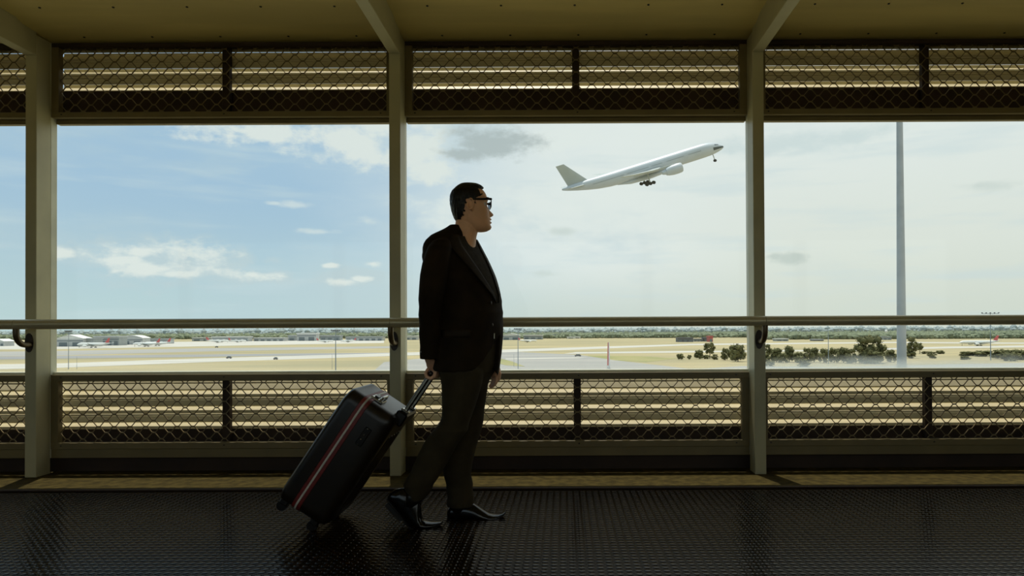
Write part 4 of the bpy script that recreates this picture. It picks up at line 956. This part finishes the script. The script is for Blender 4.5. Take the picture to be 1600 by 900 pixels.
# ---- hair
def hgrow(py): return float(np.interp(py, [284, 292, 300, 315, 335, 345], [.012, .012, .012, .0115, .008, .004]))
hair = MB(); rows = []
hpy = list(np.arange(286.0, 346.5, .75)); NH = 96
def hair_ok(x, py, front):
    if py < 294.5: return x < 757
    if py < 309: return x < np.interp(py, [294.5, 297, 309], [752, 746.5, 750.5])
    if py < 313: return x < np.interp(py, [309, 313], [750, 743.5])
    if py < 323: return x < np.interp(py, [313, 323], [743.0, 740.5]) and not (726.5 < x < 738.5 and py > 315)
    return x < np.interp(py, [323, 332, 340, 345], [726, 724.5, 722.5, 720])
def hring(py):
    q = max(py, 289.6); bk, fr, w = hd(q, 1), hd(q, 2), hd(q, 3); gw = hgrow(py)
    if py < 296: s_ = math.sqrt(max(0, (py - 285.6) / 10.4)); bk, fr, w = 731 - (731 - hd(296, 1)) * s_, 738 + (hd(296, 2) - 738) * s_ ** .8, hd(296, 3) * s_; gw = .011
    c = bk * .52 + fr * .48; res = []
    for k in range(NH):
        a = 2 * math.pi * k / NH; ca, sa = math.cos(a), math.sin(a)
        x = (fr - c) * sgnpow(ca, .86) if ca > 0 else (c - bk) * ca
        st_ = .0010 * math.sin(a * 23 + py * .4) + .0008 * math.sin(a * 41 - py * .3)
        g_ = gw * (1.0 if ca < 0 else 1 - .55 * ca) + st_
        if py < 299: g_ += .008 * max(0, ca) * g1(py, 291.5, 4)
        x += g_ / HK * ca; y = w * sgnpow(sa, .92) + g_ * .75 * sa
        res.append((c + x, py, y))
    return res
grid = [hring(py) for py in hpy]
for r_ in grid: hair.v += [tuple(HP(*p)) for p in r_]
for i in range(len(grid) - 1):
    for k in range(NH):
        q = [grid[i][k], grid[i][(k + 1) % NH], grid[i + 1][(k + 1) % NH], grid[i + 1][k]]
        mx = sum(p[0] for p in q) / 4; my = sum(p[1] for p in q) / 4
        if hair_ok(mx, my, 0): hair.f.append((i * NH + k, i * NH + (k + 1) % NH, (i + 1) * NH + (k + 1) % NH, (i + 1) * NH + k))
hair.v.append(tuple(HP(734, 285.2, 0))); ci = len(hair.v) - 1
for k in range(NH): hair.f.append((ci, (k + 1) % NH, k))
ho = hair.build('hair', 'hair', man, PL, smooth='all'); md = ho.modifiers.new('t', 'SOLIDIFY'); md.thickness = .009; md.offset = -1
bmh = bmesh.new(); bmh.from_mesh(ho.data); bmesh.ops.delete(bmh, geom=[v for v in bmh.verts if not v.link_faces], context='VERTS')
for _ in range(14): bmesh.ops.smooth_vert(bmh, verts=[v for v in bmh.verts if v.is_boundary], factor=.5, use_axis_x=True, use_axis_y=True, use_axis_z=True)
bmh.to_mesh(ho.data); bmh.free()
for s in (-1, 1):
    MB().tube([HP(761.8, 311.5, s * .016), HP(761.6, 309.6, s * .032), HP(758.2, 310.2, s * .050)], [.0022, .0030, .0018], 8).build('eyebrow', 'hair', man, PL)
    e = MB().ball(HP(754.6, 319.5, s * .031), .0112, 3).build('eye', 'eye', man, PL, smooth='all')
    MB().ball(HP(757.6, 319.5, s * .031), .0054, 2, (.5, 1, 1)).build('iris', 'iris', e, PL, smooth='all')
# ---- glasses
gl_ = tag(empty('glasses'), None); gl_.parent = man
FXP = 766.2
for s in (-1, 1):
    def rim(y0, y1, z0, z1, x, n=6, r=.008):
        pts = []
        for cy_, cz_, a0 in ((y1 - r, z1 - r, 0), (y0 + r, z1 - r, 90), (y0 + r, z0 + r, 180), (y1 - r, z0 + r, 270)):
            for k in range(n): t = R(a0 + 90 * k / (n - 1)); pts.append((x, cy_ + r * math.cos(t), cz_ + r * math.sin(t)))
        return pts
    yA, yB = sorted((s * .0105, s * .0640))
    ring = rim(yA, yB, -.0195, .0195, 0)
    def toW(p, dxp=0.0): return HP(FXP + dxp - abs(p[1]) * 26, 319 - p[2] / HK, p[1])
    fm = MB(); n = len(ring); cyc = (yA + yB) / 2
    for sc_, d0, d1 in ((1.0, -.5, .5),):
        A = [toW(p, -.55) for p in ring]; B = [toW(p, .55) for p in ring]
        inn = [(p[0], cyc + (p[1] - cyc) * .86, p[2] * .80) for p in ring]; C = [toW(p, .55) for p in inn]; D = [toW(p, -.55) for p in inn]
    fm.rings([A, B, C, D, A], False, False).build('lens_rim', 'frame', gl_, PL)
    MB().rings([[toW((p[0], cyc + (p[1] - cyc) * .87, p[2] * .82), d) for p in ring] for d in (-.12, .12)]).build('lens', 'lens', gl_, PL)
    t0, t1 = HP(FXP - .064 * 26, 313.6, s * .0655), HP(738.5, 315.0, s * .0795)
    MB().tube([HP(FXP - .4 - .064 * 26, 313.4, s * .060), t0, HP(758, 313.8, s * .0745), t1, HP(733.5, 316.5, s * .0805)], [.0052, .0062, .0056, .0048, .0036], 8, squash=1.0).build('temple_arm', 'frame', gl_, PL)
MB().tube([HP(FXP - .3, 315.5, -.0115), HP(FXP + .5, 314.8, 0), HP(FXP - .3, 315.5, .0115)], .0026, 8).build('nose_bridge', 'frame', gl_, PL)
